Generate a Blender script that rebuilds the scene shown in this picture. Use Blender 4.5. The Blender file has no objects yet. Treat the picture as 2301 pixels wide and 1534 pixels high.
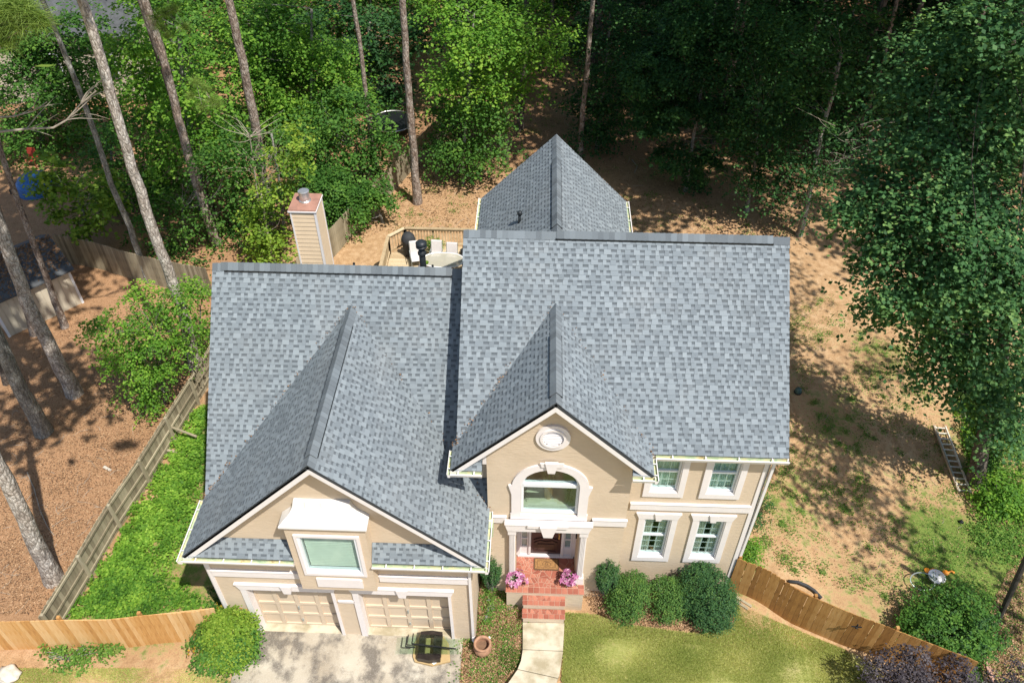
import bpy, math, random
import numpy as np
from mathutils import Vector, Matrix
from mathutils.geometry import tessellate_polygon
random.seed(7); RNG = np.random.default_rng(11)
sc = bpy.context.scene
COL = sc.collection
rad = math.radians
# ------------------------------------------------------------------ camera
PW, PH, PF = 2301.0, 1534.0, 1834.0
PITCH, YAW, ROLL = rad(43.0), rad(-2.02), rad(0.16)
CAM = np.array([0.0, -14.0, 23.66])
def _axes():
    cp, sp = math.cos(PITCH), math.sin(PITCH)
    f = np.array([math.sin(YAW)*cp, math.cos(YAW)*cp, -sp]); rt = np.array([math.cos(YAW), -math.sin(YAW), 0.0])
    up = np.cross(rt, f)
    return (math.cos(ROLL)*rt + math.sin(ROLL)*up, -math.sin(ROLL)*rt + math.cos(ROLL)*up, f)
CR, CU, CF = _axes()
cam_d = bpy.data.cameras.new('camera'); cam = bpy.data.objects.new('camera', cam_d); COL.objects.link(cam)
cam_d.sensor_fit = 'HORIZONTAL'; cam_d.sensor_width = 36.0; cam_d.lens = PF/PW*36.0
cam_d.clip_start = 0.1; cam_d.clip_end = 2000
cam.matrix_world = Matrix(((CR[0], CU[0], -CF[0], CAM[0]), (CR[1], CU[1], -CF[1], CAM[1]), (CR[2], CU[2], -CF[2], CAM[2]), (0, 0, 0, 1)))
sc.camera = cam
# ------------------------------------------------------------------ light
SUN = np.array([0.355, -0.37, 0.86]); SUN /= np.linalg.norm(SUN)
w = bpy.data.worlds.new('World'); sc.world = w; w.use_nodes = True
nt = w.node_tree; nt.nodes.clear()
sky = nt.nodes.new('ShaderNodeTexSky'); sky.sky_type = 'NISHITA'; sky.sun_disc = False
sky.sun_elevation = math.asin(SUN[2]); sky.sun_rotation = math.atan2(SUN[0], SUN[1])
bg = nt.nodes.new('ShaderNodeBackground'); bg.inputs[1].default_value = 0.105
wo = nt.nodes.new('ShaderNodeOutputWorld')
nt.links.new(sky.outputs[0], bg.inputs[0]); nt.links.new(bg.outputs[0], wo.inputs[0])
sl = bpy.data.lights.new('sun', 'SUN'); sl.energy = 4.6; sl.angle = rad(0.55); sl.color = (1.0, 0.95, 0.87)
so = bpy.data.objects.new('sun', sl); COL.objects.link(so)
so.rotation_euler = Vector(SUN).to_track_quat('Z', 'Y').to_euler(); so.location = (20, -20, 60)
sc.view_settings.view_transform = 'Standard'; sc.view_settings.look = 'None'
sc.view_settings.exposure = 0.44; sc.view_settings.gamma = 1.0; sc.view_settings.use_curve_mapping = False
sc.render.engine = 'CYCLES'
sc.cycles.max_bounces = 6; sc.cycles.diffuse_bounces = 3; sc.cycles.glossy_bounces = 2; sc.cycles.transmission_bounces = 3; sc.cycles.transparent_max_bounces = 8

# ------------------------------------------------------------------ terrain + placement helpers
def ray(px, py):
    d = CF*PF + CR*(px-PW/2) - CU*(py-PH/2); return d/np.linalg.norm(d)
def at(px, py, Y):
    d = ray(px, py); return CAM + d*((Y-CAM[1])/d[1])
def atz(px, py, Z):
    d = ray(px, py); return CAM + d*((Z-CAM[2])/d[2])
HC = np.array([(-5,-2.2,.2),(-8.5,-2.2,.2),(-2,-2.3,.18),(-5,-6,.02),(-8,-8,0),(-1.4,-2.2,.05),(-1.2,-3.2,.08),(-1.0,-1.2,.45),(-.5,-2.5,.45),
 (0,-1.9,.66),(1.2,-1.9,.66),(1.2,-3.5,.62),(.3,-3.6,.62),(2.2,-1.2,.6),(4,-1.4,.45),(5.5,-1.2,.3),(6.6,-.2,.12),(4,-4,.35),(7.6,-2,-.05),(8.9,-1,-.55),(9.9,-1.6,-.62),(11.5,-2.3,-.75),(9,-4,-.3),
 (8,2,-.35),(9,6,-.6),(12,3,-1.0),(16,5,-1.6),(14,0,-1.2),(20,5,-2),(18,-4,-1.6),(30,0,-2.4),(30,30,-1.8),(12,12,-.8),(8,14,-.4),(0,14,-.1),(0,20,-.3),(0,30,-.4),(10,30,-.8),
 (-5,12,-.1),(-5,20,-.3),(-10,12,-.3),(-10,4,-.2),(-9.6,0,-.1),(-10,-3,0),(-13,-2,-.25),(-13,4,-.4),(-16,8,-.5),(-20,12,-.8),(-20,0,-.6),(-30,10,-1),(-20,30,-.8),(-40,40,-1.5),(-60,80,-2),(60,80,-2),(0,80,-1),(0,50,-.6),(-40,-30,-.6),(30,-30,-1),(0,-30,0)], float)
def H(x, y):
    x = np.asarray(x, float); y = np.asarray(y, float)
    d2 = (x[..., None]-HC[:, 0])**2 + (y[..., None]-HC[:, 1])**2 + 0.35
    wgt = d2**-1.7
    return (wgt*HC[:, 2]).sum(-1)/wgt.sum(-1)
def gp(px, py, up=0.0):
    z = 0.0
    for _ in range(25):
        p = atz(px, py, z); z = 0.5*z + 0.5*float(H(p[0], p[1]))
    p = atz(px, py, z); return np.array([p[0], p[1], z+up])

# ------------------------------------------------------------------ mesh helpers
def setp(o, label=None, cat=None, group=None, kind=None):
    if label: o['label'] = label
    if cat: o['category'] = cat
    if group: o['group'] = group
    if kind: o['kind'] = kind
    return o
def thing(name, label, cat, loc=(0, 0, 0), group=None):
    o = bpy.data.objects.new(name, None); COL.objects.link(o); o.location = loc; o.empty_display_size = .3
    return setp(o, label, cat, group)
def link(name, me, parent=None):
    o = bpy.data.objects.new(name, me); COL.objects.link(o)
    if parent is not None:
        o.parent = parent
        o.matrix_parent_inverse = world_of(parent).inverted()
    return o
def world_of(o):
    m = o.matrix_basis.copy()
    while o.parent is not None:
        m = o.matrix_parent_inverse @ m; o = o.parent; m = o.matrix_basis @ m
    return m
class MB:
    def __init__(s): s.v = []; s.f = []; s.m = []; s.mats = []; s.tone = []
    def mi(s, mat):
        if mat not in s.mats: s.mats.append(mat)
        return s.mats.index(mat)
    def add(s, vs, fs, mat=None, tone=0.5):
        b = len(s.v); s.v += [tuple(map(float, p)) for p in vs]
        k = s.mi(mat) if mat is not None else 0
        for f in fs: s.f.append(tuple(b+i for i in f)); s.m.append(k); s.tone.append(tone)
        return s
    def box(s, x0, x1, y0, y1, z0, z1, mat=None, tone=.5):
        v = [(x0,y0,z0),(x1,y0,z0),(x1,y1,z0),(x0,y1,z0),(x0,y0,z1),(x1,y0,z1),(x1,y1,z1),(x0,y1,z1)]
        return s.add(v, [(3,2,1,0),(4,5,6,7),(0,1,5,4),(1,2,6,5),(2,3,7,6),(3,0,4,7)], mat, tone)
    def bar(s, p, q, wd, ht, mat=None, up=(0,0,1), tone=.5, w2=None, h2=None):
        p = np.array(p, float); q = np.array(q, float); d = q-p; L = np.linalg.norm(d); d /= L
        u = np.array(up, float); sx = np.cross(d, u)
        if np.linalg.norm(sx) < 1e-4: sx = np.cross(d, (0, 1, 0))
        sx /= np.linalg.norm(sx); uu = np.cross(sx, d)
        w2 = wd if w2 is None else w2; h2 = ht if h2 is None else h2
        v = [p+sx*a*wd/2+uu*b*ht/2 for a, b in ((-1,-1),(1,-1),(1,1),(-1,1))] + [q+sx*a*w2/2+uu*b*h2/2 for a, b in ((-1,-1),(1,-1),(1,1),(-1,1))]
        return s.add(v, [(3,2,1,0),(4,5,6,7),(0,1,5,4),(1,2,6,5),(2,3,7,6),(3,0,4,7)], mat, tone)
    def tube(s, pts, rs, n=8, mat=None, cap=True, jit=0):
        pts = [np.array(p, float) for p in pts]; b = len(s.v); k = s.mi(mat) if mat is not None else 0
        if not hasattr(rs, '__len__'): rs = [rs]*len(pts)
        ref = None
        for i, p in enumerate(pts):
            d = pts[min(i+1, len(pts)-1)]-pts[max(i-1, 0)]; d = d/ (np.linalg.norm(d)+1e-9)
            if ref is None:
                ref = np.cross(d, (0.3, 1, 0.1)); ref /= np.linalg.norm(ref)
            a = ref - d*(ref@d); a /= np.linalg.norm(a); ref = a; c = np.cross(d, a)
            for j in range(n):
                t = 2*math.pi*j/n; r = rs[i]*(1+jit*random.uniform(-1, 1))
                s.v.append(tuple(p+(a*math.cos(t)+c*math.sin(t))*r))
        for i in range(len(pts)-1):
            for j in range(n):
                s.f.append((b+i*n+j, b+i*n+(j+1) % n, b+(i+1)*n+(j+1) % n, b+(i+1)*n+j)); s.m.append(k); s.tone.append(.5)
        if cap:
            s.f.append(tuple(b+j for j in range(n))[::-1]); s.m.append(k); s.tone.append(.5)
            s.f.append(tuple(b+(len(pts)-1)*n+j for j in range(n))); s.m.append(k); s.tone.append(.5)
        return s
    def lathe(s, c, prof, n=20, mat=None):
        b = len(s.v); k = s.mi(mat) if mat is not None else 0
        for r, z in prof:
            for j in range(n):
                t = 2*math.pi*j/n; s.v.append((c[0]+r*math.cos(t), c[1]+r*math.sin(t), c[2]+z))
        for i in range(len(prof)-1):
            for j in range(n):
                s.f.append((b+i*n+j, b+i*n+(j+1) % n, b+(i+1)*n+(j+1) % n, b+(i+1)*n+j)); s.m.append(k); s.tone.append(.5)
        return s
    def prism_y(s, poly, y0, y1, mat=None, holes=()):
        # polygon in xz extruded in y, with holes
        loops = [list(poly)]+[list(h) for h in holes]
        flat = [p for l in loops for p in l]
        tri = tessellate_polygon([[Vector((p[0], p[1], 0)) for p in l] for l in loops])
        n = len(flat); b = len(s.v); k = s.mi(mat) if mat is not None else 0
        for yy in (y0, y1):
            for p in flat: s.v.append((p[0], yy, p[1]))
        for t in tri:
            s.f.append((b+t[0], b+t[1], b+t[2])); s.m.append(k); s.tone.append(.5)
            s.f.append((b+n+t[2], b+n+t[1], b+n+t[0])); s.m.append(k); s.tone.append(.5)
        o = 0
        for l in loops:
            for i in range(len(l)):
                j = (i+1) % len(l)
                s.f.append((b+o+i, b+o+j, b+n+o+j, b+n+o+i)); s.m.append(k); s.tone.append(.5)
            o += len(l)
        return s
    def prism_z(s, poly, z0, z1, mat=None):
        n = len(poly); v = [(p[0], p[1], z0) for p in poly]+[(p[0], p[1], z1) for p in poly]
        return s.add(v, [tuple(range(n))[::-1], tuple(range(n, 2*n))]+[(i, (i+1) % n, n+(i+1) % n, n+i) for i in range(n)], mat)
    def mesh(s, name, mat=None, smooth=False, fix=True):
        me = bpy.data.meshes.new(name); me.from_pydata(s.v, [], s.f)
        ms = s.mats if s.mats else ([mat] if mat else [])
        for m in ms: me.materials.append(m)
        if len(s.mats) > 1: me.polygons.foreach_set('material_index', s.m)
        a = me.attributes.new('tone', 'FLOAT', 'FACE'); a.data.foreach_set('value', s.tone)
        if smooth: me.polygons.foreach_set('use_smooth', [True]*len(s.f))
        me.update()
        if fix:
            import bmesh
            bm = bmesh.new(); bm.from_mesh(me); bmesh.ops.recalc_face_normals(bm, faces=bm.faces); bm.to_mesh(me); bm.free()
        return me
    def obj(s, name, mat=None, parent=None, smooth=False):
        return link(name, s.mesh(name, mat, smooth), parent)
def npmesh(name, V, F, mats, tone=None, mi=None):
    me = bpy.data.meshes.new(name); V = np.asarray(V, np.float32); F = np.asarray(F, np.int32)
    k = F.shape[1]; me.vertices.add(len(V)); me.vertices.foreach_set('co', V.ravel())
    me.loops.add(F.size); me.loops.foreach_set('vertex_index', F.ravel())
    me.polygons.add(len(F)); me.polygons.foreach_set('loop_start', np.arange(0, F.size, k, dtype=np.int32))
    try: me.polygons.foreach_set('loop_total', np.full(len(F), k, np.int32))
    except Exception: pass
    for m in mats: me.materials.append(m)
    if mi is not None: me.polygons.foreach_set('material_index', np.asarray(mi, np.int32))
    if tone is not None:
        a = me.attributes.new('tone', 'FLOAT', 'FACE'); a.data.foreach_set('value', np.asarray(tone, np.float32))
    me.update(calc_edges=True); return me

# ------------------------------------------------------------------ materials
class NT:
    def __init__(s, name):
        s.m = bpy.data.materials.new(name); s.m.use_nodes = True; s.t = s.m.node_tree; s.t.nodes.clear()
        s.out = s.n('ShaderNodeOutputMaterial')
    def n(s, t, **kw):
        x = s.t.nodes.new(t)
        for k, v in kw.items(): setattr(x, k, v)
        return x
    def l(s, a, b): s.t.links.new(a, b)
    def coord(s, kind='Object'):
        return s.n('ShaderNodeTexCoord').outputs[kind]
    def noise(s, scale, detail=4, vec=None, rough=.55, stretch=None):
        v = vec if vec is not None else s.coord()
        if stretch:
            mp = s.n('ShaderNodeMapping'); mp.inputs['Scale'].default_value = stretch; s.l(v, mp.inputs[0]); v = mp.outputs[0]
        x = s.n('ShaderNodeTexNoise'); x.inputs['Scale'].default_value = scale; x.inputs['Detail'].default_value = detail
        x.inputs['Roughness'].default_value = rough; s.l(v, x.inputs['Vector']); return x.outputs['Fac']
    def ramp(s, fac, stops):
        x = s.n('ShaderNodeValToRGB'); e = x.color_ramp.elements
        while len(e) < len(stops): e.new(.5)
        for i, (p, c) in enumerate(stops):
            e[i].position = p; e[i].color = (*c, 1) if len(c) == 3 else c
        s.l(fac, x.inputs[0]); return x.outputs[0]
    def attr(s, name, out='Fac'):
        x = s.n('ShaderNodeAttribute'); x.attribute_name = name; return x.outputs[out]
    def mix(s, fac, a, b, mode='MIX'):
        x = s.n('ShaderNodeMix'); x.data_type = 'RGBA'; x.blend_type = mode
        for k, v in ((0, fac), (6, a), (7, b)):
            if isinstance(v, (int, float)): x.inputs[k].default_value = v
            elif isinstance(v, tuple): x.inputs[k].default_value = (*v, 1)
            else: s.l(v, x.inputs[k])
        return x.outputs[2]
    def math(s, op, a, b=None, clamp=False):
        x = s.n('ShaderNodeMath'); x.operation = op; x.use_clamp = clamp
        for k, v in ((0, a), (1, b)):
            if v is None: continue
            if isinstance(v, (int, float)): x.inputs[k].default_value = v
            else: s.l(v, x.inputs[k])
        return x.outputs[0]
    def princ(s, col, rough=.7, metal=0, bump=None, bstr=.3, bdist=.02, spec=.4, trans=None):
        p = s.n('ShaderNodeBsdfPrincipled')
        if isinstance(col, tuple): p.inputs['Base Color'].default_value = (*col, 1)
        else: s.l(col, p.inputs['Base Color'])
        if isinstance(rough, (int, float)): p.inputs['Roughness'].default_value = rough
        else: s.l(rough, p.inputs['Roughness'])
        p.inputs['Metallic'].default_value = metal; p.inputs['Specular IOR Level'].default_value = spec
        if bump is not None:
            b = s.n('ShaderNodeBump'); b.inputs['Strength'].default_value = bstr; b.inputs['Distance'].default_value = bdist
            s.l(bump, b.inputs['Height']); s.l(b.outputs[0], p.inputs['Normal'])
        s.p = p; s.l(p.outputs[0], s.out.inputs[0]); return s.m
def plain(name, col, rough=.6, metal=0, var=.12, scale=6, bstr=.15, spec=.4):
    t = NT(name); nz = t.noise(scale, 5)
    c = t.ramp(nz, [(.25, tuple(x*(1-var) for x in col)), (.75, tuple(min(1, x*(1+var)) for x in col))])
    return t.princ(c, rough, metal, t.noise(scale*8, 3), bstr, .004, spec)
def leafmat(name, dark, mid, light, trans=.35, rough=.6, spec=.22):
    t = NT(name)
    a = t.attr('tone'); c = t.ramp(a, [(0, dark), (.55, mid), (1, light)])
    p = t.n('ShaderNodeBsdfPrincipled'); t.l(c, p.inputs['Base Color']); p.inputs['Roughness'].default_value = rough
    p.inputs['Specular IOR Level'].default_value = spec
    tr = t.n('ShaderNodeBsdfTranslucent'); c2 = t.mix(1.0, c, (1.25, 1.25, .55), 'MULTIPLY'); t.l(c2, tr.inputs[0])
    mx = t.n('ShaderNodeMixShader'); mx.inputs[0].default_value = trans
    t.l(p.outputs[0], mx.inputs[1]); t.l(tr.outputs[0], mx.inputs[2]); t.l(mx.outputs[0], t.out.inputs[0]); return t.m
M = {}
def stucco():
    t = NT('stucco'); n1 = t.noise(1.2, 4); n2 = t.noise(14, 6, stretch=(.4, .4, 1.3)); n3 = t.noise(70, 2)
    c = t.ramp(n1, [(.3, (.56, .455, .335)), (.7, (.63, .515, .385))])
    c = t.mix(t.ramp(n2, [(.35, (0, 0, 0)), (.65, (.22, .22, .22))]), c, (.52, .41, .29))
    h = t.math('ADD', n2, t.math('MULTIPLY', n3, .3))
    return t.princ(c, .85, 0, h, .5, .022, .2)
M['stucco'] = stucco()
M['trim'] = plain('white_trim', (.74, .695, .68), .55, var=.04, scale=3)
M['vinyl'] = plain('white_vinyl', (.72, .75, .78), .35, var=.02)
M['gutter'] = plain('gutter_white', (.74, .71, .70), .4, var=.04)
def gut_in():
    t = NT('gutter_inside'); n1 = t.noise(5, 5)
    c = t.ramp(n1, [(.3, (.30, .40, .25)), (.5, (.50, .55, .36)), (.62, (.60, .54, .30)), (.75, (.36, .28, .13))]); return t.princ(c, .8)
M['gutin'] = gut_in()
M['metalroof'] = plain('white_metal_roof', (.72, .71, .69), .4, var=.02)
M['garagedoor'] = plain('garage_door_paint', (.60, .485, .36), .6, var=.03, scale=2)
M['bracketgrey'] = plain('zinc', (.45, .5, .5), .4, .6)
M['black'] = plain('black_metal', (.012, .014, .016), .4)
M['blackvent'] = plain('vent_plastic', (.02, .025, .03), .45)
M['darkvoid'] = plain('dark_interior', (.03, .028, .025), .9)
def shingle():
    t = NT('asphalt_shingle'); a = t.attr('tone')
    c = t.ramp(a, [(0, (.034, .042, .050)), (.35, (.095, .113, .128)), (.7, (.170, .200, .222)), (1, (.250, .288, .312))])
    n2 = t.noise(140, 3); n1 = t.noise(.55, 5); n0 = t.noise(.9, 3, stretch=(1, .25, 1))
    c = t.mix(t.ramp(n2, [(.32, (0, 0, 0)), (.68, (.35, .35, .35))]), c, (.25, .28, .30))
    c = t.mix(t.ramp(n1, [(.45, (0, 0, 0)), (.8, (.2, .2, .2))]), c, (.15, .15, .14))
    c = t.mix(t.ramp(n0, [(.5, (0, 0, 0)), (.8, (.2, .2, .2))]), c, (.30, .31, .31))
    return t.princ(c, .88, 0, n2, .5, .006, .25)
M['shingle'] = shingle()
M['darkdeck'] = plain('roof_edge', (.035, .04, .045), .8)
def bark(name, a, b, c3, scale=1.0, lich=.5):
    t = NT(name); v = t.coord(); n1 = t.noise(9*scale, 6, v, stretch=(1.4, 1.4, .35)); n2 = t.noise(3, 4, v); n3 = t.noise(34*scale, 4, v, stretch=(1, 1, .5))
    c = t.ramp(n1, [(.35, a), (.62, b)])
    c = t.mix(t.ramp(t.math('MULTIPLY', n2, n3), [(.22, (0, 0, 0)), (.36, (lich, lich, lich))]), c, c3)
    vo = t.n('ShaderNodeTexVoronoi'); vo.feature = 'DISTANCE_TO_EDGE'; vo.inputs['Scale'].default_value = 9*scale
    mp = t.n('ShaderNodeMapping'); mp.inputs['Scale'].default_value = (1, 1, .45); t.l(v, mp.inputs[0]); t.l(mp.outputs[0], vo.inputs['Vector'])
    ck = t.ramp(vo.outputs['Distance'], [(0, (1, 1, 1)), (.10, (0, 0, 0))]); c = t.mix(t.math('MULTIPLY', ck, .7), c, tuple(x*.45 for x in a))
    return t.princ(c, .9, 0, t.math('ADD', n1, vo.outputs['Distance']), 1.0, .06, .15)
M['pine'] = bark('pine_bark', (.13, .09, .07), (.34, .27, .22), (.60, .57, .52))
M['palepine'] = bark('pale_pine_bark', (.22, .18, .15), (.50, .44, .38), (.72, .68, .62), lich=.8)
M['greybark'] = bark('grey_bark', (.14, .13, .11), (.32, .31, .27), (.50, .50, .46))
M['darkbark'] = bark('dark_bark', (.06, .05, .04), (.15, .12, .10), (.26, .24, .21))
M['twig'] = plain('twig', (.36, .31, .25), .9, var=.3)
M['leaf_bright'] = leafmat('leaf_bright', (.045, .13, .02), (.14, .31, .038), (.33, .52, .07), .47)
M['leaf_mid'] = leafmat('leaf_mid', (.028, .09, .018), (.075, .19, .032), (.17, .32, .052), .4)
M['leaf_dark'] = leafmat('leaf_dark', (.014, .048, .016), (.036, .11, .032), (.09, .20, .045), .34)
M['leaf_maple'] = leafmat('leaf_maple', (.026, .075, .028), (.062, .165, .055), (.22, .37, .11), .34)
M['leaf_yellow'] = leafmat('leaf_yellow', (.08, .16, .02), (.19, .32, .035), (.36, .46, .07), .42)
M['leaf_box'] = leafmat('leaf_box', (.03, .08, .02), (.075, .17, .035), (.17, .28, .055), .3)
M['leaf_yew'] = leafmat('leaf_yew', (.015, .055, .02), (.04, .11, .035), (.11, .21, .05), .25)
M['leaf_cover'] = leafmat('leaf_cover', (.06, .16, .02), (.18, .36, .04), (.36, .54, .08), .4)
M['leaf_orange'] = leafmat('leaf_orange', (.45, .24, .02), (.55, .32, .03), (.65, .42, .04), .4)
M['leaf_purple'] = leafmat('leaf_purple', (.022, .018, .022), (.06, .05, .06), (.13, .115, .12), .15)
M['needle'] = leafmat('pine_needle', (.09, .15, .03), (.20, .31, .06), (.38, .50, .14), .4)
M['dead_leaf'] = leafmat('dead_leaf', (.12, .07, .04), (.30, .17, .09), (.56, .38, .23), .1, .8, .2)
M['grassblade'] = leafmat('grass_blade', (.24, .31, .07), (.42, .46, .13), (.66, .62, .27), .35, .7, .2)
M['weed'] = leafmat('weed', (.05, .13, .02), (.12, .25, .04), (.24, .36, .07), .35)
M['petal'] = leafmat('petal', (.32, .08, .22), (.55, .22, .42), (.78, .5, .66), .3)
def wood(name, stops, sc_=1.0, rough=.8, bstr=.4):
    t = NT(name); a = t.attr('tone'); v = t.coord()
    oi = t.n('ShaderNodeObjectInfo').outputs['Random']
    n1 = t.noise(5, 5, v, stretch=(3, 3, .5)); n2 = t.noise(1.4, 3, v)
    f = t.math('ADD', t.math('MULTIPLY', n1, .55), t.math('ADD', t.math('MULTIPLY', oi, .42), t.math('MULTIPLY', n2, .25)))
    c = t.ramp(f, stops)
    return t.princ(c, rough, 0, n1, bstr, .01, .2)
M['cedar'] = wood('stained_cedar', [(.28, (.20, .095, .03)), (.55, (.33, .165, .05)), (.8, (.46, .26, .095)), (1, (.52, .34, .17))])
M['orangewood'] = wood('orange_wood', [(.28, (.36, .17, .055)), (.5, (.54, .29, .10)), (.8, (.66, .43, .21)), (1, (.60, .46, .30))])
M['oldwood'] = wood('weathered_wood', [(.28, (.15, .125, .085)), (.55, (.29, .25, .17)), (.85, (.42, .37, .26))])
M['deckwood'] = wood('deck_wood', [(.28, (.30, .22, .13)), (.55, (.46, .35, .21)), (.85, (.62, .51, .34))])
def concrete():
    t = NT('concrete'); v = t.coord()
    n1 = t.noise(.8, 6, v); n2 = t.noise(70, 3, v); n3 = t.noise(2.3, 9, v, .66, stretch=(1, .8, 1)); n4 = t.noise(.45, 3, v)
    c = t.ramp(n1, [(.3, (.33, .28, .21)), (.6, (.47, .42, .335)), (.8, (.56, .52, .43))])
    c = t.mix(t.ramp(t.math('MULTIPLY', n3, t.math('ADD', n4, .35)), [(.36, (0, 0, 0)), (.50, (.85, .85, .85))]), c, (.115, .10, .085))
    c = t.mix(t.ramp(n2, [(.60, (0, 0, 0)), (.66, (.5, .5, .5))]), c, (.72, .70, .64))
    c = t.mix(t.ramp(n2, [(.30, (.35, .35, .35)), (.38, (0, 0, 0))]), c, (.2, .18, .14))
    return t.princ(c, .9, 0, n2, .3, .006, .2)
M['concrete'] = concrete()
def walk():
    t = NT('walk_concrete'); n1 = t.noise(2.2, 6); n2 = t.noise(60, 3)
    c = t.ramp(n1, [(.35, (.34, .29, .19)), (.6, (.56, .50, .38))])
    c = t.mix(t.ramp(n2, [(.6, (0, 0, 0)), (.7, (.3, .3, .3))]), c, (.7, .66, .56))
    return t.princ(c, .9, 0, n2, .3, .006, .2)
M['walk'] = walk()
def tile():
    t = NT('terracotta_tile'); oi = t.n('ShaderNodeObjectInfo').outputs['Random']; n = t.noise(12, 4)
    f = t.math('ADD', t.math('MULTIPLY', oi, .6), t.math('MULTIPLY', n, .4))
    c = t.ramp(f, [(.2, (.27, .085, .055)), (.5, (.37, .13, .085)), (.85, (.46, .19, .125))]); return t.princ(c, .45, 0, n, .1, .003)
M['tile'] = tile()
M['grout'] = plain('grout', (.56, .40, .30), .9)
M['doorwood'] = plain('dark_door', (.060, .028, .024), .32, var=.25, scale=5)
M['doorglass'] = plain('door_glass', (.16, .085, .08), .2, var=.5, scale=14)
M['brass'] = plain('brass', (.62, .45, .18), .25, .9)
M['mat'] = plain('coir', (.30, .16, .06), .95, var=.45, scale=18)
M['matdark'] = plain('coir_dark', (.13, .07, .035), .95, var=.2)
M['curtain'] = NT('curtain').princ((.80, .78, .66), .9)
M['curtain_green'] = plain('curtain_green', (.55, .68, .64), .9, var=.1)
M['lace'] = plain('lace', (.66, .64, .62), .9, var=.2, scale=30)
M['blind'] = plain('blind', (.70, .74, .64), .6, var=.05)
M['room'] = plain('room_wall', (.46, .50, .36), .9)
M['roomdark'] = plain('room_shade', (.035, .05, .03), .9, var=.5)  # near-black copy of the room colour, shade of the unlit walls painted in
def frosted(name, col, a):
    t = NT(name); tr = t.n('ShaderNodeBsdfTransparent'); p = t.n('ShaderNodeBsdfPrincipled'); p.inputs['Base Color'].default_value = (*col, 1); p.inputs['Roughness'].default_value = .25
    mx = t.n('ShaderNodeMixShader'); mx.inputs[0].default_value = a; t.l(tr.outputs[0], mx.inputs[1]); t.l(p.outputs[0], mx.inputs[2]); t.l(mx.outputs[0], t.out.inputs[0]); return t.m
def glass(name, tint, refl=.10):
    t = NT(name); tr = t.n('ShaderNodeBsdfTransparent'); tr.inputs[0].default_value = (*tint, 1)
    g = t.n('ShaderNodeBsdfGlossy'); g.inputs['Roughness'].default_value = .02; g.inputs[0].default_value = (.9, 1, .97, 1)
    fr = t.n('ShaderNodeLayerWeight'); fr.inputs[0].default_value = .5
    f = t.math('ADD', t.math('MULTIPLY', t.math('POWER', fr.outputs[1], 5.0), .8), refl*.6, True)
    mx = t.n('ShaderNodeMixShader'); t.l(f, mx.inputs[0]); t.l(tr.outputs[0], mx.inputs[1]); t.l(g.outputs[0], mx.inputs[2]); t.l(mx.outputs[0], t.out.inputs[0]); return t.m
M['glass'] = glass('window_glass', (.86, .92, .90), .10)
M['tableglass'] = glass('table_glass', (.88, .94, .90), .04)
M['patioglass'] = frosted('frosted_table_glass', (.55, .52, .42), .6)
M['siding'] = plain('siding', (.74, .58, .40), .6, var=.05, scale=3)
M['copper'] = plain('chimney_cap', (.36, .19, .14), .5, var=.3, scale=3)
M['steel'] = plain('flue_steel', (.62, .61, .60), .3, .75)
M['terracotta'] = plain('terracotta', (.36, .20, .12), .8, var=.3, scale=9)
M['soil'] = plain('soil', (.17, .10, .06), .95, var=.3, scale=10)
M['white'] = plain('white_plastic', (.84, .84, .84), .35, var=.02)
M['cardboard'] = plain('cardboard', (.44, .31, .15), .85, var=.08)
M['leather'] = plain('dark_leather', (.028, .021, .018), .3, var=.4)
M['paper'] = plain('paper', (.85, .84, .82), .8, var=.02)
M['alu'] = plain('aluminium', (.74, .70, .60), .5, .1, var=.2)
M['aludark'] = plain('ladder_rail', (.46, .38, .28), .6, var=.3)
M['sling'] = plain('sling', (.66, .62, .60), .8, var=.04)
M['cloth'] = plain('grill_cover', (.035, .038, .042), .75, var=.3)
M['bag'] = plain('grey_bag', (.12, .11, .125), .8, var=.4, scale=10)
M['orange'] = plain('orange_plastic', (.85, .30, .03), .5, var=.1)
M['yellow'] = plain('yellow_plastic', (.75, .42, .03), .5)
M['blue'] = plain('blue_tarp', (.03, .12, .32), .5, var=.5, scale=8)
M['red'] = plain('red_plastic', (.35, .05, .035), .5)
M['brick'] = plain('pink_brick', (.48, .28, .21), .85, var=.2, scale=8)
M['rock'] = plain('pale_rock', (.52, .48, .41), .9, var=.25, scale=4, bstr=.6)
M['shed'] = plain('shed_paint', (.56, .50, .39), .7, var=.06)
M['oldroof'] = plain('old_roof', (.085, .09, .095), .95, var=.4, scale=3)
M['greenplastic'] = plain('green_plastic', (.05, .10, .09), .5)
M['pole'] = plain('dark_pole', (.05, .045, .04), .8, var=.3)
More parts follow.
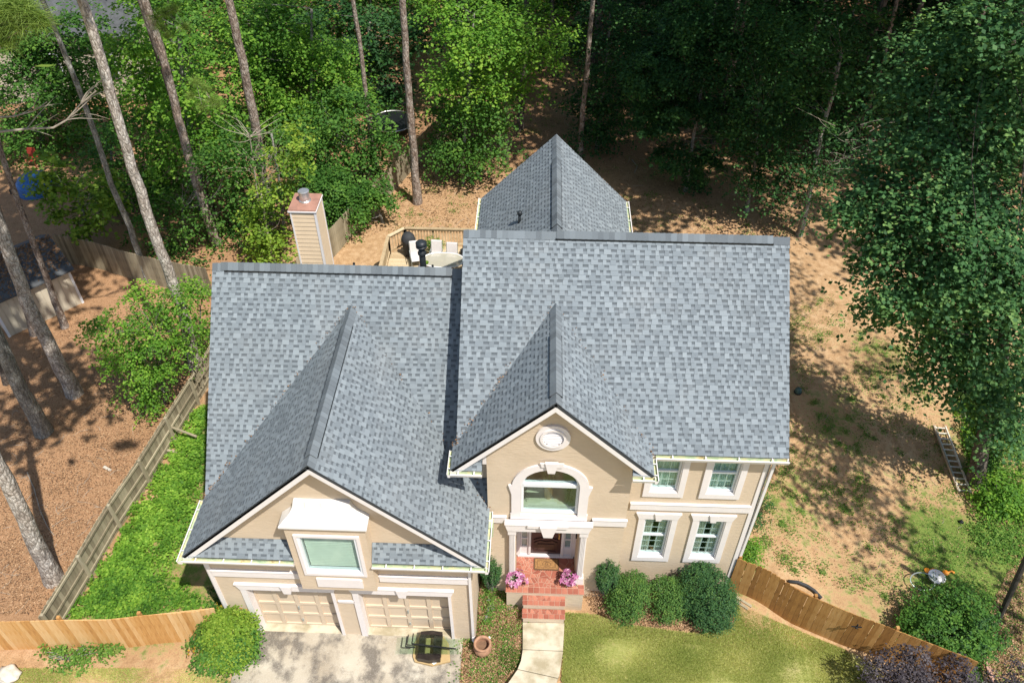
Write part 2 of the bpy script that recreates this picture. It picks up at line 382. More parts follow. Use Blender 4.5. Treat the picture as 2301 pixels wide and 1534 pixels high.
def ground():
    t = NT('ground'); v = t.coord('Object'); c4 = t.n('ShaderNodeVertexColor'); c4.layer_name = 'cover'
    sp = t.n('ShaderNodeSeparateColor'); t.l(c4.outputs[0], sp.inputs[0]); gr, st, lw = sp.outputs
    n0 = t.noise(.55, 5, v); n1 = t.noise(3.0, 6, v, .62); n2 = t.noise(22, 5, v, .7); n3 = t.noise(75, 3, v, .6)
    dirt = t.ramp(n1, [(.28, (.33, .20, .10)), (.5, (.50, .325, .175)), (.72, (.65, .465, .285))])
    dirt = t.mix(t.ramp(n2, [(.36, (.5, .5, .5)), (.52, (0, 0, 0))]), dirt, (.27, .165, .095))
    straw = t.ramp(n2, [(.30, (.15, .08, .042)), (.48, (.31, .175, .09)), (.62, (.43, .26, .145)), (.75, (.58, .43, .30))])
    straw = t.mix(t.ramp(n1, [(.35, (0, 0, 0)), (.7, (.75, .75, .75))]), straw, (.44, .25, .135))
    straw = t.mix(t.ramp(n3, [(.60, (0, 0, 0)), (.68, (.6, .6, .6))]), straw, (.62, .46, .32))
    straw = t.mix(t.ramp(n3, [(.32, (.6, .6, .6)), (.4, (0, 0, 0))]), straw, (.12, .055, .03))
    grass = t.ramp(n2, [(.3, (.07, .12, .025)), (.5, (.15, .21, .045)), (.7, (.28, .32, .09))])
    lawn = t.ramp(n1, [(.25, (.29, .32, .09)), (.5, (.38, .38, .13)), (.62, (.47, .42, .18)), (.8, (.56, .46, .27))])
    lawn = t.mix(t.ramp(n3, [(.35, (.4, .4, .4)), (.6, (0, 0, 0))]), lawn, (.13, .17, .035))
    c = t.mix(st, dirt, straw)
    gm = t.math('MULTIPLY', t.math('SUBTRACT', t.math('ADD', gr, t.math('ADD', t.math('MULTIPLY', n1, .9), t.math('MULTIPLY', n2, .5))), 1.18), 6.0, True)
    c = t.mix(gm, c, grass)
    lm = t.math('MULTIPLY', t.math('SUBTRACT', t.math('ADD', lw, t.math('ADD', t.math('MULTIPLY', n0, .5), t.math('MULTIPLY', n1, .4))), .95), 5.0, True)
    c = t.mix(lm, c, lawn)
    hh = t.math('ADD', n2, t.math('MULTIPLY', n3, .5))
    return t.princ(c, .95, 0, hh, .8, .035, .1)
M['ground'] = ground()

# ------------------------------------------------------------------ ground sheet
def seg_side(x, y, a, b):  # >0 left of a->b
    return (b[0]-a[0])*(y-a[1])-(b[1]-a[1])*(x-a[0])
FA = gp(128, 1432); FB = gp(475, 860)      # diagonal fence line, foot
def build_ground():
    xs = np.concatenate([np.linspace(-300, -50, 8)[:-1], np.arange(-50, 50.01, .3), np.linspace(50, 300, 8)[1:]])
    ys = np.concatenate([np.linspace(-200, -9, 6)[:-1], np.arange(-9, 66.01, .3), np.linspace(66, 400, 8)[1:]])
    X, Y = np.meshgrid(xs, ys); Z = H(X, Y) + .03*np.sin(X*1.7+1.1*np.sin(Y*1.3))*np.cos(Y*1.9+X*.6)
    inh = (X > -8.9) & (X < 6.4) & (Y > -1.9) & (Y < 8); Z = np.where(inh, Z-.3, Z)
    dr = (X > -9) & (X < -1.6) & (Y < -1.6); Z = np.where(dr, Z-.12, Z)
    wk = (X > -.1) & (X < 1.2) & (Y < -1.2) & (Y > -4.2); Z = np.where(wk, Z-.08, Z)
    V = np.stack([X, Y, Z], -1).reshape(-1, 3); ny, nx = X.shape
    i = np.arange(ny-1)[:, None]*nx + np.arange(nx-1)[None, :]
    F = np.stack([i, i+1, i+1+nx, i+nx], -1).reshape(-1, 4)
    me = npmesh('ground', V, F, [M['ground']])
    x, y = V[:, 0], V[:, 1]
    left = seg_side(x, y, FA, FB) > 0
    g = np.full(len(x), .12); st = np.zeros(len(x)); lw = np.zeros(len(x))
    st[left] = 1; g[left] = -.1
    back = (~left) & (y > 7); st[back] = np.clip((y[back]-15)/14, .15, 1)*.9; g[back] = .08
    deep = y > 27; st[deep] = 1
    strip = (~left) & (x < -8.6) & (y < 12); g[strip] = .5
    right = (x > 6.2) & (y < 14); g[right] = .34+.14*np.sin(x[right]*1.1+.7)*np.cos(y[right]*.8)
    fr = (x > 1.25) & (y < -1.5) & (seg_side(x, y, (6.4, -.1), (11.5, -2.3)) < 0); lw[fr] = .95; g[fr] = .1
    fr2 = (x > 9.8) & (y < -2.4) | (y > -1.9) & (x > 1.2) & (x < 6.5) & (y < 0); lw[fr2] = 0
    lr = (x > 9.5) & (y > -2) & (y < 2) & (x < 12.5); g[lr] = .4
    far = (x > 17.5) & (y < 6); g[far] = .05; st[far] = .6
    rs = (x > 13.5) & (x < 17.2) & (y < 4); g[rs] = .75
    bed = (x > -1.9) & (x < 0) & (y < -.3) & (y > -8); g[bed] = .42; st[bed] = .25
    bed2 = (x > 1.7) & (x < 6) & (y > -1.7) & (y < 0); st[bed2] = .8; g[bed2] = 0
    fl = (x < -9) & (y < -2.7); st[fl] = .15; g[fl] = .25; lw[fl & (y < -3.9)] = .62
    def blur(f, it=3):
        f = f.reshape(ny, nx).copy()
        for _ in range(it): f[1:-1, 1:-1] = (f[1:-1, 1:-1]*2+f[:-2, 1:-1]+f[2:, 1:-1]+f[1:-1, :-2]+f[1:-1, 2:])/6
        return f.ravel()
    g, st, lw = blur(g, 7), blur(st, 3), blur(lw, 2)
    ca = me.color_attributes.new('cover', 'FLOAT_COLOR', 'POINT')
    ca.data.foreach_set('color', np.stack([np.clip(g+.1, 0, 1), st, lw, np.ones_like(g)], -1).astype(np.float32).ravel())
    me.polygons.foreach_set('use_smooth', np.ones(len(F), bool))
    o = link('ground', me); setp(o, 'tan dirt, pine straw and patchy grass ground around the house', None, None, 'structure')
build_ground()
# driveway
mb = MB(); X0, X1 = -8.55, -1.88
ys_ = np.linspace(-2.02, -9, 12)
for i in range(11):
    ya, yb = ys_[i], ys_[i+1]; za, zb = .2-.02*(i), .2-.02*(i+1)
    mb.add([(X0, ya, za), (X1, ya, za), (X1, yb, zb), (X0, yb, zb), (X0, ya, za-.3), (X1, ya, za-.3), (X1, yb, zb-.3), (X0, yb, zb-.3)], [(0,1,2,3),(1,5,6,2),(0,3,7,4)])
setp(mb.obj('driveway', M['concrete']), 'stained grey concrete driveway in front of the garage doors', kind='structure')
# front walk
wkp = thing('walkway', 'narrow pale concrete walk curving away from the front steps', 'path'); wkp['kind'] = 'structure'; del wkp['category']
def slab(poly, z): return MB().prism_z(poly, z-.14, z).obj('slab', M['walk'], wkp)
slab([(-.08,-1.77),(1.17,-1.74),(1.12,-2.61),(-.06,-2.60)], .68)
slab([(-.06,-2.62),(1.12,-2.63),(1.02,-3.3),(.97,-3.42),(-.19,-3.20),(-.10,-2.95)], .672)
slab([(-.195,-3.22),(.965,-3.44),(.80,-3.95),(.45,-4.5),(-.9,-4.05),(-.45,-3.62)], .664)

# ------------------------------------------------------------------ HOUSE
house = thing('house', 'two storey beige stucco house with grey shingle roof and twin garage', 'house')
ST = M['stucco']
def hb(name, *a, mat=ST, parent=house): return MB().box(*a).obj(name, mat, parent)
# main front wall (right) with four window openings
LOWW = [(3.37, 4.17, 1.76, 3.76), (4.94, 5.74, 1.76, 3.76)]; UPW = [(3.35, 4.15, 5.02, 6.62), (4.92, 5.72, 5.02, 6.62)]
rect = lambda a: [(a[0], a[2]), (a[1], a[2]), (a[1], a[3]), (a[0], a[3])]
MB().prism_y([(2.62, -.6), (6.42, -.6), (6.42, 7.02), (2.62, 7.02)], 0, .2, holes=[rect(a) for a in LOWW+UPW]).obj('wall', ST, house)
hb('wall', -1.7, -1.13, 0, .2, 3.5, 7.02)
def side_wall(x0, x1, pts):
    m = MB(); n = len(pts)
    m.add([(x0, p[0], p[1]) for p in pts]+[(x1, p[0], p[1]) for p in pts], [tuple(range(n)), tuple(range(n, 2*n))]+[(i, (i+1) % n, n+(i+1) % n, n+i) for i in range(n)])
    return m.obj('wall', ST, house)
side_wall(6.22, 6.42, [(.2, -1), (8.1, -1), (8.1, 6.95), (4.04, 10.7), (.2, 7.18)])
side_wall(-1.7, -1.5, [(.2, 0), (8.1, 0), (8.1, 6.95), (4.04, 10.7), (.2, 7.18)])
hb('wall', -1.5, 6.22, 7.9, 8.1, -.6, 6.95)
# centre bay wall with arch window and porch opening
cx = .57
ARX0, ARX1, ARZ0, ARZS = -.22, 1.36, 4.62, 5.92
arch = [(ARX0, ARZ0), (ARX1, ARZ0), (ARX1, ARZS)]+[(cx+.79*math.cos(t), ARZS+.72*math.sin(t)) for t in np.linspace(0, math.pi, 17)[1:-1]]+[(ARX0, ARZS)]
porch = [(-.34, 1.28), (1.47, 1.28), (1.47, 4.04), (-.34, 4.04)]
MB().prism_y([(-1.13, -.2), (2.72, -.2), (2.72, 7.26), (.58, 9.42), (-1.13, 7.7)], -.6, -.4, holes=[arch, porch]).obj('wall', ST, house)
hb('wall', 2.52, 2.718, -.4, 0, -.2, 7.2); hb('wall', -1.128, -.93, -.4, .2, -.2, 7.3)
MB().prism_y([(-1.98, 6.74), (-1.132, 6.74), (-1.132, 7.70), (-1.98, 6.87)], -.598, 0).obj('cornice', M['trim'], house)
MB().prism_y([(2.722, 6.74), (3.14, 6.74), (3.14, 6.87), (2.722, 7.26)], -.598, -.002).obj('cornice', M['trim'], house)
# porch recess
hb('porch_wall', -.54, -.34, -.4, .3, 1.2, 4.2); hb('porch_wall', 1.47, 1.67, -.4, .3, 1.2, 4.2)
hb('porch_ceiling', -.34, 1.47, -.4, .2, 4.04, 4.2, mat=M['trim'])
# garage front
GD = [(-7.98, -5.53, .18, 2.68), (-4.78, -2.2, .18, 2.68)]
MB().prism_y([(-8.82, -.3), (-1.5, -.3), (-1.5, 4.6), (-1.22, 4.6), (-1.22, 4.74), (-5.1, 8.62), (-9.0, 4.74), (-9.0, 4.6), (-8.82, 4.6)], -2.08, -1.78, holes=[rect(a) for a in GD]).obj('wall', ST, house)
side_wall(-8.818, -8.6, [(-1.78, -.6), (7.9, -.6), (7.9, 5.0), (3.98, 9.3), (-.5, 4.7), (-1.78, 4.7)])
side_wall(-1.72, -1.502, [(-1.78, -.3), (-.002, -.3), (-.002, 4.7), (-1.78, 4.7)])
hb('wall', -8.6, -1.7, 7.7, 7.9, -.6, 5.0)
# rear wing
side_wall(-1.7, -1.5, [(8.1, -.6), (11.3, -.6), (11.3, 6.85), (8.1, 6.85)]); side_wall(2.75, 2.95, [(8.1, -.6), (11.3, -.6), (11.3, 6.85), (8.1, 6.85)])
MB().prism_y([(-1.7, -.6), (2.95, -.6), (2.95, 7.1), (.62, 9.4), (-1.7, 7.1)], 11.1, 11.3).obj('wall', ST, house)
# corner boards
for a in ((6.30, 6.44, -.03, 0, -.3, 6.7), (6.42, 6.45, -.03, .12, -.3, 6.7), (-8.86, -8.74, -2.11, -2.08, -.2, 4.55), (-8.85, -8.82, -2.08, -1.95, -.2, 4.55)): hb('corner_board', *a, mat=M['trim'])
# bands
def band(x0, x1, y, z0, z1, d=.06):
    m = MB(); m.box(x0, x1, y-d, y, z0, z1-.03); m.box(x0-.01, x1+.01, y-d-.02, y, z1-.03, z1); return m.obj('band', M['trim'], house)
band(2.9, 6.29, 0, 4.20, 4.50); band(-1.12, -.62, -.6, 4.2, 4.5); band(1.80, 2.76, -.6, 4.2, 4.5)
band(-8.73, -6.16, -2.08, 3.36, 3.66); band(-4.06, -1.62, -2.08, 3.36, 3.66); band(-5.40, -4.93, -2.08, 2.08, 2.2, .03)

# ---- windows
def window(x0, x1, z0, z1, y, rows, header=True):
    wd = bpy.data.objects.new('window', None); COL.objects.link(wd); wd.parent = house; wd.location = ((x0+x1)/2, y, z0)
    T = M['trim']; tw = .165; m = MB()
    m.box(x0-tw, x0, y-.055, y, z0-.2, z1); m.box(x1, x1+tw, y-.055, y, z0-.2, z1); m.box(x0, x1, y-.055, y, z0-.2, z0)
    m.box(x0+.0, x0+.03, y-.03, y+.05, z0+.03, z1); m.box(x1-.03, x1, y-.03, y+.05, z0+.03, z1); m.box(x0, x1, y-.03, y+.05, z0, z0+.03)
    m.obj('trim', T, wd)
    m = MB(); m.prism_y([(x0-tw, z1), (x1+tw, z1), (x1+tw+.02, z1+.08), (x1+tw+.09, z1+.26), (x0-tw-.09, z1+.26), (x0-tw-.02, z1+.08)], y-.065, y); m.obj('header', T, wd)
    c = (x0+x1)/2; MB().prism_y([(c-.075, z1-.02), (c+.075, z1-.02), (c+.13, z1+.30), (c-.13, z1+.30)], y-.11, y-.066).obj('keystone', T, wd)
    # vinyl frame
    a0, a1, b0, b1 = x0+.03, x1-.03, z0+.03, z1; ym = y+.06; zm = (b0+b1)/2
    m = MB(); m.box(a0, a0+.05, ym, ym+.1, b0, b1); m.box(a1-.05, a1, ym, ym+.1, b0, b1); m.box(a0+.05, a1-.05, ym, ym+.1, b0, b0+.05); m.box(a0+.05, a1-.05, ym, ym+.1, b1-.05, b1)
    m.box(a0+.05, a1-.05, ym+.01, ym+.09, zm-.03, zm+.03); m.obj('frame', M['vinyl'], wd)
    for (s0, s1, dy) in ((b0+.05, zm-.03, .03), (zm+.03, b1-.05, .06)):
        p0, p1 = a0+.05, a1-.05
        MB().box(p0, p1, ym+dy, ym+dy+.006, s0, s1).obj('pane', M['glass'], wd)
        m = MB()
        for i in (1, 2): xx = p0+(p1-p0)*i/3; m.box(xx-.011, xx+.011, ym+dy+.012, ym+dy+.022, s0, s1)
        for i in range(1, rows): zz = s0+(s1-s0)*i/rows; m.box(p0, p1, ym+dy+.0125, ym+dy+.0215, zz-.011, zz+.011)
        m.obj('muntin', M['vinyl'], wd)
    # curtains (pleated) and room
    for (c0, c1) in ((a0-.1, a0+(a1-a0)*(.42 if header else .5)), (a1-(a1-a0)*(.36 if header else .5), a1+.1)):
        n = 26; V = []; F = []
        for i in range(n+1):
            xx = c0+(c1-c0)*i/n; yy = ym+.15+.03*math.sin(i*1.7+x0*3)+.01*random.random()
            V += [(xx, yy, b0-.1), (xx, yy+.01, b1+.1)]
        for i in range(n): F.append((2*i, 2*i+2, 2*i+3, 2*i+1))
        o = MB().add(V, F).obj('curtain', M['curtain'] if header else M['curtain_green'], wd, True)
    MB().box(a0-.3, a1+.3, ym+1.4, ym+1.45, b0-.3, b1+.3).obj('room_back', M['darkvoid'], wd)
    return wd
for a in LOWW: window(*a, 0, 3, True)
for a in UPW: window(*a, 0, 2, False)
# ---- arch window
aw = bpy.data.objects.new('arched_window', None); COL.objects.link(aw); aw.parent = house; aw.location = (cx, -.6, ARZ0)
def archline(rx, rz, x0, x1, n=24): return [(cx+rx*math.cos(t), ARZS+rz*math.sin(t)) for t in np.linspace(0, math.pi, n)]
outer = [(ARX0-.27, 4.5), (ARX0-.27, 5.86), (ARX0-.40, 6.05), (ARX0-.245, 6.05)]
outer = [(-.50, 4.42), (-.50, 4.68), (-.475, 4.68), (-.475, 5.55), (-.56, 5.93), (-.47, 5.95)]+[(cx-1.03*math.cos(t), ARZS+.95*math.sin(t)) for t in np.linspace(.06, math.pi-.06, 26)]+[(1.61, 5.95), (1.70, 5.93), (1.615, 5.55), (1.615, 4.68), (1.64, 4.68), (1.64, 4.42)]
inner = [(p[0], p[1]) for p in arch]
MB().prism_y(outer, -.66, -.601, holes=[inner]).obj('trim', M['trim'], aw)
MB().prism_y([(cx-.09, 6.60), (cx+.09, 6.60), (cx+.17, 7.0), (cx-.17, 7.0)], -.74, -.662).obj('keystone', M['trim'], aw)
MB().prism_y([(cx-.26, 6.80), (cx+.30, 6.80), (cx+.32, 6.96), (cx-.30, 6.96)], -.70, -.6615).obj('keystone', M['trim'], aw)
def arch_ring(x0, x1, z0, zs, rx, rz, t): 
    o = [(x0, z0), (x1, z0), (x1, zs)]+[(cx+rx*math.cos(a), zs+rz*math.sin(a)) for a in np.linspace(0, math.pi, 21)[1:-1]]+[(x0, zs)]
    i = [(x0+t, z0+t), (x1-t, z0+t), (x1-t, zs)]+[(cx+(rx-t)*math.cos(a), zs+(rz-t)*math.sin(a)) for a in np.linspace(0, math.pi, 21)[1:-1]]+[(x0+t, zs)]
    return o, i
o_, i_ = arch_ring(ARX0+.005, ARX1-.005, ARZ0+.005, ARZS, .785, .715, .07)
MB().prism_y(o_, -.56, -.45, holes=[i_]).obj('frame', M['vinyl'], aw)
MB().box(ARX0+.06, ARX1-.06, -.575, -.44, 5.80, 5.93).obj('mullion', M['vinyl'], aw)
MB().box(ARX0+.07, ARX1-.07, -.50, -.494, ARZ0+.07, 5.80).obj('pane', M['glass'], aw)
MB().prism_y([(cx+.71*math.cos(a), 5.93+.63*math.sin(a)) for a in np.linspace(0, math.pi, 21)], -.50, -.494).obj('pane', M['glass'], aw)
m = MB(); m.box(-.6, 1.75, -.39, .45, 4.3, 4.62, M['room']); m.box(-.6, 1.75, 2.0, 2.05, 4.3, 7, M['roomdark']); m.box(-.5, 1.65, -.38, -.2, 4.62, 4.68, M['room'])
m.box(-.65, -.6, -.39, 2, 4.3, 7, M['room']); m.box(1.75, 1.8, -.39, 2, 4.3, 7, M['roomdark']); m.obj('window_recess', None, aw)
vz = MB(); vz.lathe((cx-.02, .0, 4.62), [(.0, 0), (.11, 0), (.13, .25), (.09, .6), (.10, .62), (.0, .6)], 10); vz.obj('wooden_vase', M['cardboard'], aw)
br = MB()
for i in range(26):
    a = random.uniform(-.5, .5); b = random.uniform(-.3, .3); br.tube([(cx-.02, 0, 5.2), (cx-.02+a*.4, b*.3, 5.6), (cx-.02+a, b, 6.15+random.random()*.3)], [.006, .004, .002], 3)
br.obj('dried_branches', M['leaf_yellow'], aw)
for sx in (-.12, 1.12):
    q = MB(); q.tube([(sx, -.15, 4.68), (sx, -.15, 5.12)], .014, 6); q.lathe((sx, -.15, 5.12), [(0, 0), (.07, .02), (.075, .03), (0, .03)], 10)
    for k in range(6):
        a = k*math.pi/3; q.tube([(sx, -.15, 4.9), (sx+.08*math.cos(a), -.15+.08*math.sin(a), 4.95), (sx+.10*math.cos(a), -.15+.10*math.sin(a), 4.84)], .007, 4)
        q.tube([(sx, -.15, 4.85), (sx+.07*math.cos(a), -.15+.07*math.sin(a), 4.76), (sx+.11*math.cos(a), -.15+.11*math.sin(a), 4.69)], .008, 4)
    q.obj('candle_stand', M['black'], aw)
# ---- entablature over the porch
en = bpy.data.objects.new('entablature', None); COL.objects.link(en); en.parent = house; en.location = (cx, -.65, 4.02)
MB().prism_y([(-.58, 4.045), (1.71, 4.045), (1.75, 4.20), (1.80, 4.34), (-.65, 4.34), (-.62, 4.20)], -.82, -.662).obj('lintel', M['trim'], en)
MB().box(-.66, 1.81, -.84, -.662, 4.341, 4.40).obj('cornice', M['trim'], en)
MB().box(-.02, 1.12, -.88, -.842, 4.30, 4.43).obj('cornice', M['trim'], en)
MB().prism_y([(cx-.13, 3.97), (cx+.12, 3.97), (cx+.23, 4.44), (cx-.24, 4.44)], -.95, -.882).obj('keystone', M['trim'], en)
MB().box(-.34, 1.47, -.661, -.60, 4.02, 4.2).obj('soffit_board', M['trim'], en)
# ---- columns (fluted pilasters)
for x0, x1 in ((-.56, -.34), (1.475, 1.70)):
    c = bpy.data.objects.new('column', None); COL.objects.link(c); c.parent = house; c.location = ((x0+x1)/2, -.68, 1.3)
    MB().box(x0+.02, x1-.02, -.74, -.602, 1.62, 3.82).obj('shaft', M['trim'], c)
    f = MB()
    for k in range(4):
        xx = x0+.035+(x1-x0-.07)*(k+.5)/4; f.box(xx-.014, xx+.014, -.762, -.74, 1.66, 3.78)
    f.obj('fluting', M['trim'], c)
    MB().box(x0-.01, x1+.01, -.79, -.602, 1.30, 1.62).obj('base', M['trim'], c)
    MB().box(x0-.01, x1+.01, -.79, -.602, 3.82, 4.045).obj('capital', M['trim'], c)
# ---- porch slab, tiles, steps
pb = bpy.data.objects.new('porch', None); COL.objects.link(pb); pb.parent = house; pb.location = (cx, -.8, 1.3)
m = MB(); m.box(-.60, 1.72, -1.10, -.602, .1, 1.275, ST); m.box(-.34, 1.47, -.602, .25, .9, 1.275, ST); m.obj('porch_base', None, pb)
m = MB(); m.box(-.63, 1.75, -1.13, -.605, 1.276, 1.288); m.box(-.339, 1.469, -.605, .2, 1.276, 1.288); m.obj('grout', M['grout'], pb)
def tiles(x0, x1, y0, y1, z, nx, ny, par):
    for i in range(nx):
        for j in range(ny):
            a0 = x0+(x1-x0)*i/nx+.006; a1 = x0+(x1-x0)*(i+1)/nx-.006; b0 = y0+(y1-y0)*j/ny+.006; b1 = y0+(y1-y0)*(j+1)/ny-.006
            MB().box(a0, a1, b0, b1, z, z+.012+random.uniform(-.001, .001)).obj('tile', M['tile'], par)
tiles(-.63, 1.75, -1.13, -.93, 1.289, 14, 1, pb); tiles(-.63, -.43, -.93, -.61, 1.289, 1, 2, pb); tiles(1.55, 1.75, -.93, -.80, 1.289, 1, 1, pb)
def clip(poly, nx, ny, c):
    out = []
    for i in range(len(poly)):
        p, q = poly[i], poly[(i+1) % len(poly)]; dp = nx*p[0]+ny*p[1]-c; dq = nx*q[0]+ny*q[1]-c
        if dp <= 0: out.append(p)
        if dp*dq < 0: t = dp/(dp-dq); out.append((p[0]+(q[0]-p[0])*t, p[1]+(q[1]-p[1])*t))
    return out
def crazy(x0, x1, y0, y1, z, n, par, gap=.007):
    pts = [(random.uniform(x0, x1), random.uniform(y0, y1)) for _ in range(n)]
    for i, p in enumerate(pts):
        poly = [(x0, y0), (x1, y0), (x1, y1), (x0, y1)]
        for j, q in enumerate(pts):
            if i == j: continue
            dx, dy = q[0]-p[0], q[1]-p[1]; L = math.hypot(dx, dy); nx, ny = dx/L, dy/L
            poly = clip(poly, nx, ny, nx*(p[0]+q[0])/2+ny*(p[1]+q[1])/2-gap)
            if len(poly) < 3: break
        if len(poly) >= 3: MB().prism_z(poly, z, z+.012).obj('tile', M['tile'], par)
crazy(-.42, 1.54, -.92, -.62, 1.289, 44, pb); crazy(-.33, 1.46, -.61, .12, 1.289, 70, pb)
for k, (zt, ya, yb) in enumerate(((1.12, -1.102, -1.43), (.92, -1.432, -1.75))):
    s_ = bpy.data.objects.new('step', None); COL.objects.link(s_); s_.parent = house; s_.location = (.53, (ya+yb)/2, zt)
    MB().box(-.08, 1.15, yb+.02, ya, .3, zt-.025).obj('riser', ST, s_)
    MB().box(-.11, 1.18, yb, ya, zt-.024, zt-.012).obj('grout', M['grout'], s_)
    tiles(-.11, 1.18, yb, yb+.16, zt-.011, 8, 1, s_)
    tiles(-.11, .04, yb+.16, ya, zt-.011, 1, 1, s_); crazy(.05, 1.18, yb+.165, ya-.005, zt-.011, 15, s_, .005)
# ---- entrance
dr = bpy.data.objects.new('front_door', None); COL.objects.link(dr); dr.parent = house; dr.location = (.57, .2, 1.3)
YD = .2
def fr(name, *a, mat=M['trim']): return MB().box(*a).obj(name, mat, dr)
fr('threshold', -.3, 1.43, YD-.1, YD+.1, 1.289, 1.37); m = MB()
for a in ((-.34, -.23), (.03, .10), (1.03, 1.10), (1.36, 1.47)): m.box(a[0], a[1], YD-.08, YD+.1, 1.37, 3.95)
m.box(-.34, 1.47, YD-.079, YD+.099, 3.95, 4.039); m.box(-.23, .03, YD-.03, YD+.05, 1.37, 1.75); m.box(1.10, 1.36, YD-.03, YD+.05, 1.37, 1.75); m.obj('frame', M['trim'], dr)
lf = fr('door_leaf', .102, 1.028, YD, YD+.06, 1.38, 3.94, mat=M['doorwood'])
def sub(m, name, mat, par): return m.obj(name, mat, par)
def el(cx_, cz, rx, rz, n=28, p=2): return [(cx_+rx*math.copysign(abs(math.cos(t))**(2/p), math.cos(t)), cz+rz*math.copysign(abs(math.sin(t))**(2/p), math.sin(t))) for t in np.linspace(0, 2*math.pi, n, endpoint=False)]
MB().prism_y(el(.565, 2.95, .24, .62), YD-.035, YD-.001, holes=[el(.565, 2.95, .19, .56)]).obj('oval_moulding', M['doorwood'], dr)
MB().prism_y(el(.565, 2.95, .19, .56), YD-.02, YD-.001).obj('oval_glass', M['doorglass'], dr)
m = MB(); m.prism_y([(.2, 1.5), (.93, 1.5), (.93, 2.0), (.75, 2.12), (.565, 2.06), (.38, 2.12), (.2, 2.0)], YD-.025, YD-.001, holes=[[(.25, 1.55), (.88, 1.55), (.88, 1.98), (.74, 2.05), (.565, 2.0), (.39, 2.05), (.25, 1.98)]])
m.prism_y([(.31, 1.62), (.82, 1.62), (.82, 1.92), (.31, 1.92)], YD-.02, YD-.001); m.prism_y([(.18, 2.12), (.4, 2.2), (.73, 2.2), (.95, 2.12), (.95, 2.16), (.73, 2.26), (.4, 2.26), (.18, 2.16)], YD-.03, YD-.001); m.obj('panel', M['doorwood'], dr)
m = MB(); m.tube([(.955, YD-.05, 2.25), (.955, YD-.09, 2.35), (.955, YD-.05, 2.47)], .014, 6); m.lathe((.955, YD-.04, 2.58), [(0, -.03), (.03, 0), (0, .03)], 8); m.box(.93, .98, YD-.02, YD-.001, 2.2, 2.65); m.obj('handle', M['brass'], dr)
for sx0, sx1 in ((-.225, .025), (1.105, 1.355)):
    sl_ = MB()
    for k in range(5): z0 = 1.80+k*.43; sl_.box(sx0+.045, sx1-.045, YD+.0, YD+.01, z0+.02, z0+.41)
    sl_.obj('sidelight_pane', M['glass'], dr)
    MB().box(sx0, sx1, YD+.04, YD+.06, 1.75, 3.95).obj('lace_curtain', M['lace'], dr)
    g_ = MB()
    for k in range(6): z0 = 1.75+k*.43; g_.box(sx0, sx1, YD-.02, YD+.03, z0, z0+.045)
    g_.box(sx0, sx0+.045, YD-.021, YD+.031, 1.75, 3.95); g_.box(sx1-.045, sx1, YD-.021, YD+.031, 1.75, 3.95); g_.obj('sidelight_grille', M['trim'], dr)
MB().box(1.43, 1.469, -.1, 0, 2.7, 2.85).obj('doorbell', M['black'], dr)
# ---- round vent
vt = bpy.data.objects.new('gable_vent', None); COL.objects.link(vt); vt.parent = house; vt.location = (.57, -.62, 7.92)
MB().prism_y(el(.57, 7.92, .44, .47, 40), -.66, -.601, holes=[el(.57, 7.92, .31, .33, 40)]).obj('ring', M['trim'], vt)
MB().prism_y(el(.57, 7.92, .33, .35, 40), -.69, -.6605, holes=[el(.57, 7.92, .27, .285, 40)]).obj('ring', M['trim'], vt)
MB().prism_y(el(.57, 7.92, .30, .32, 40), -.612, -.6012).obj('backing', M['trim'], vt)
for k in range(9):
    dz = -.25+.0625*k; hw = .27*math.sqrt(max(.05, 1-(dz/.29)**2)); zz = 7.92+dz
    MB().add([(.57-hw, -.615, zz+.04), (.57+hw, -.615, zz+.04), (.57+hw, -.655, zz-.012), (.57-hw, -.655, zz-.012), (.57-hw, -.615, zz+.025), (.57+hw, -.615, zz+.025), (.57+hw, -.645, zz-.018), (.57-hw, -.645, zz-.018)], [(0,1,2,3),(4,5,6,7),(3,2,6,7),(0,3,7,4),(1,2,6,5)]).obj('louvre', M['trim'], vt)
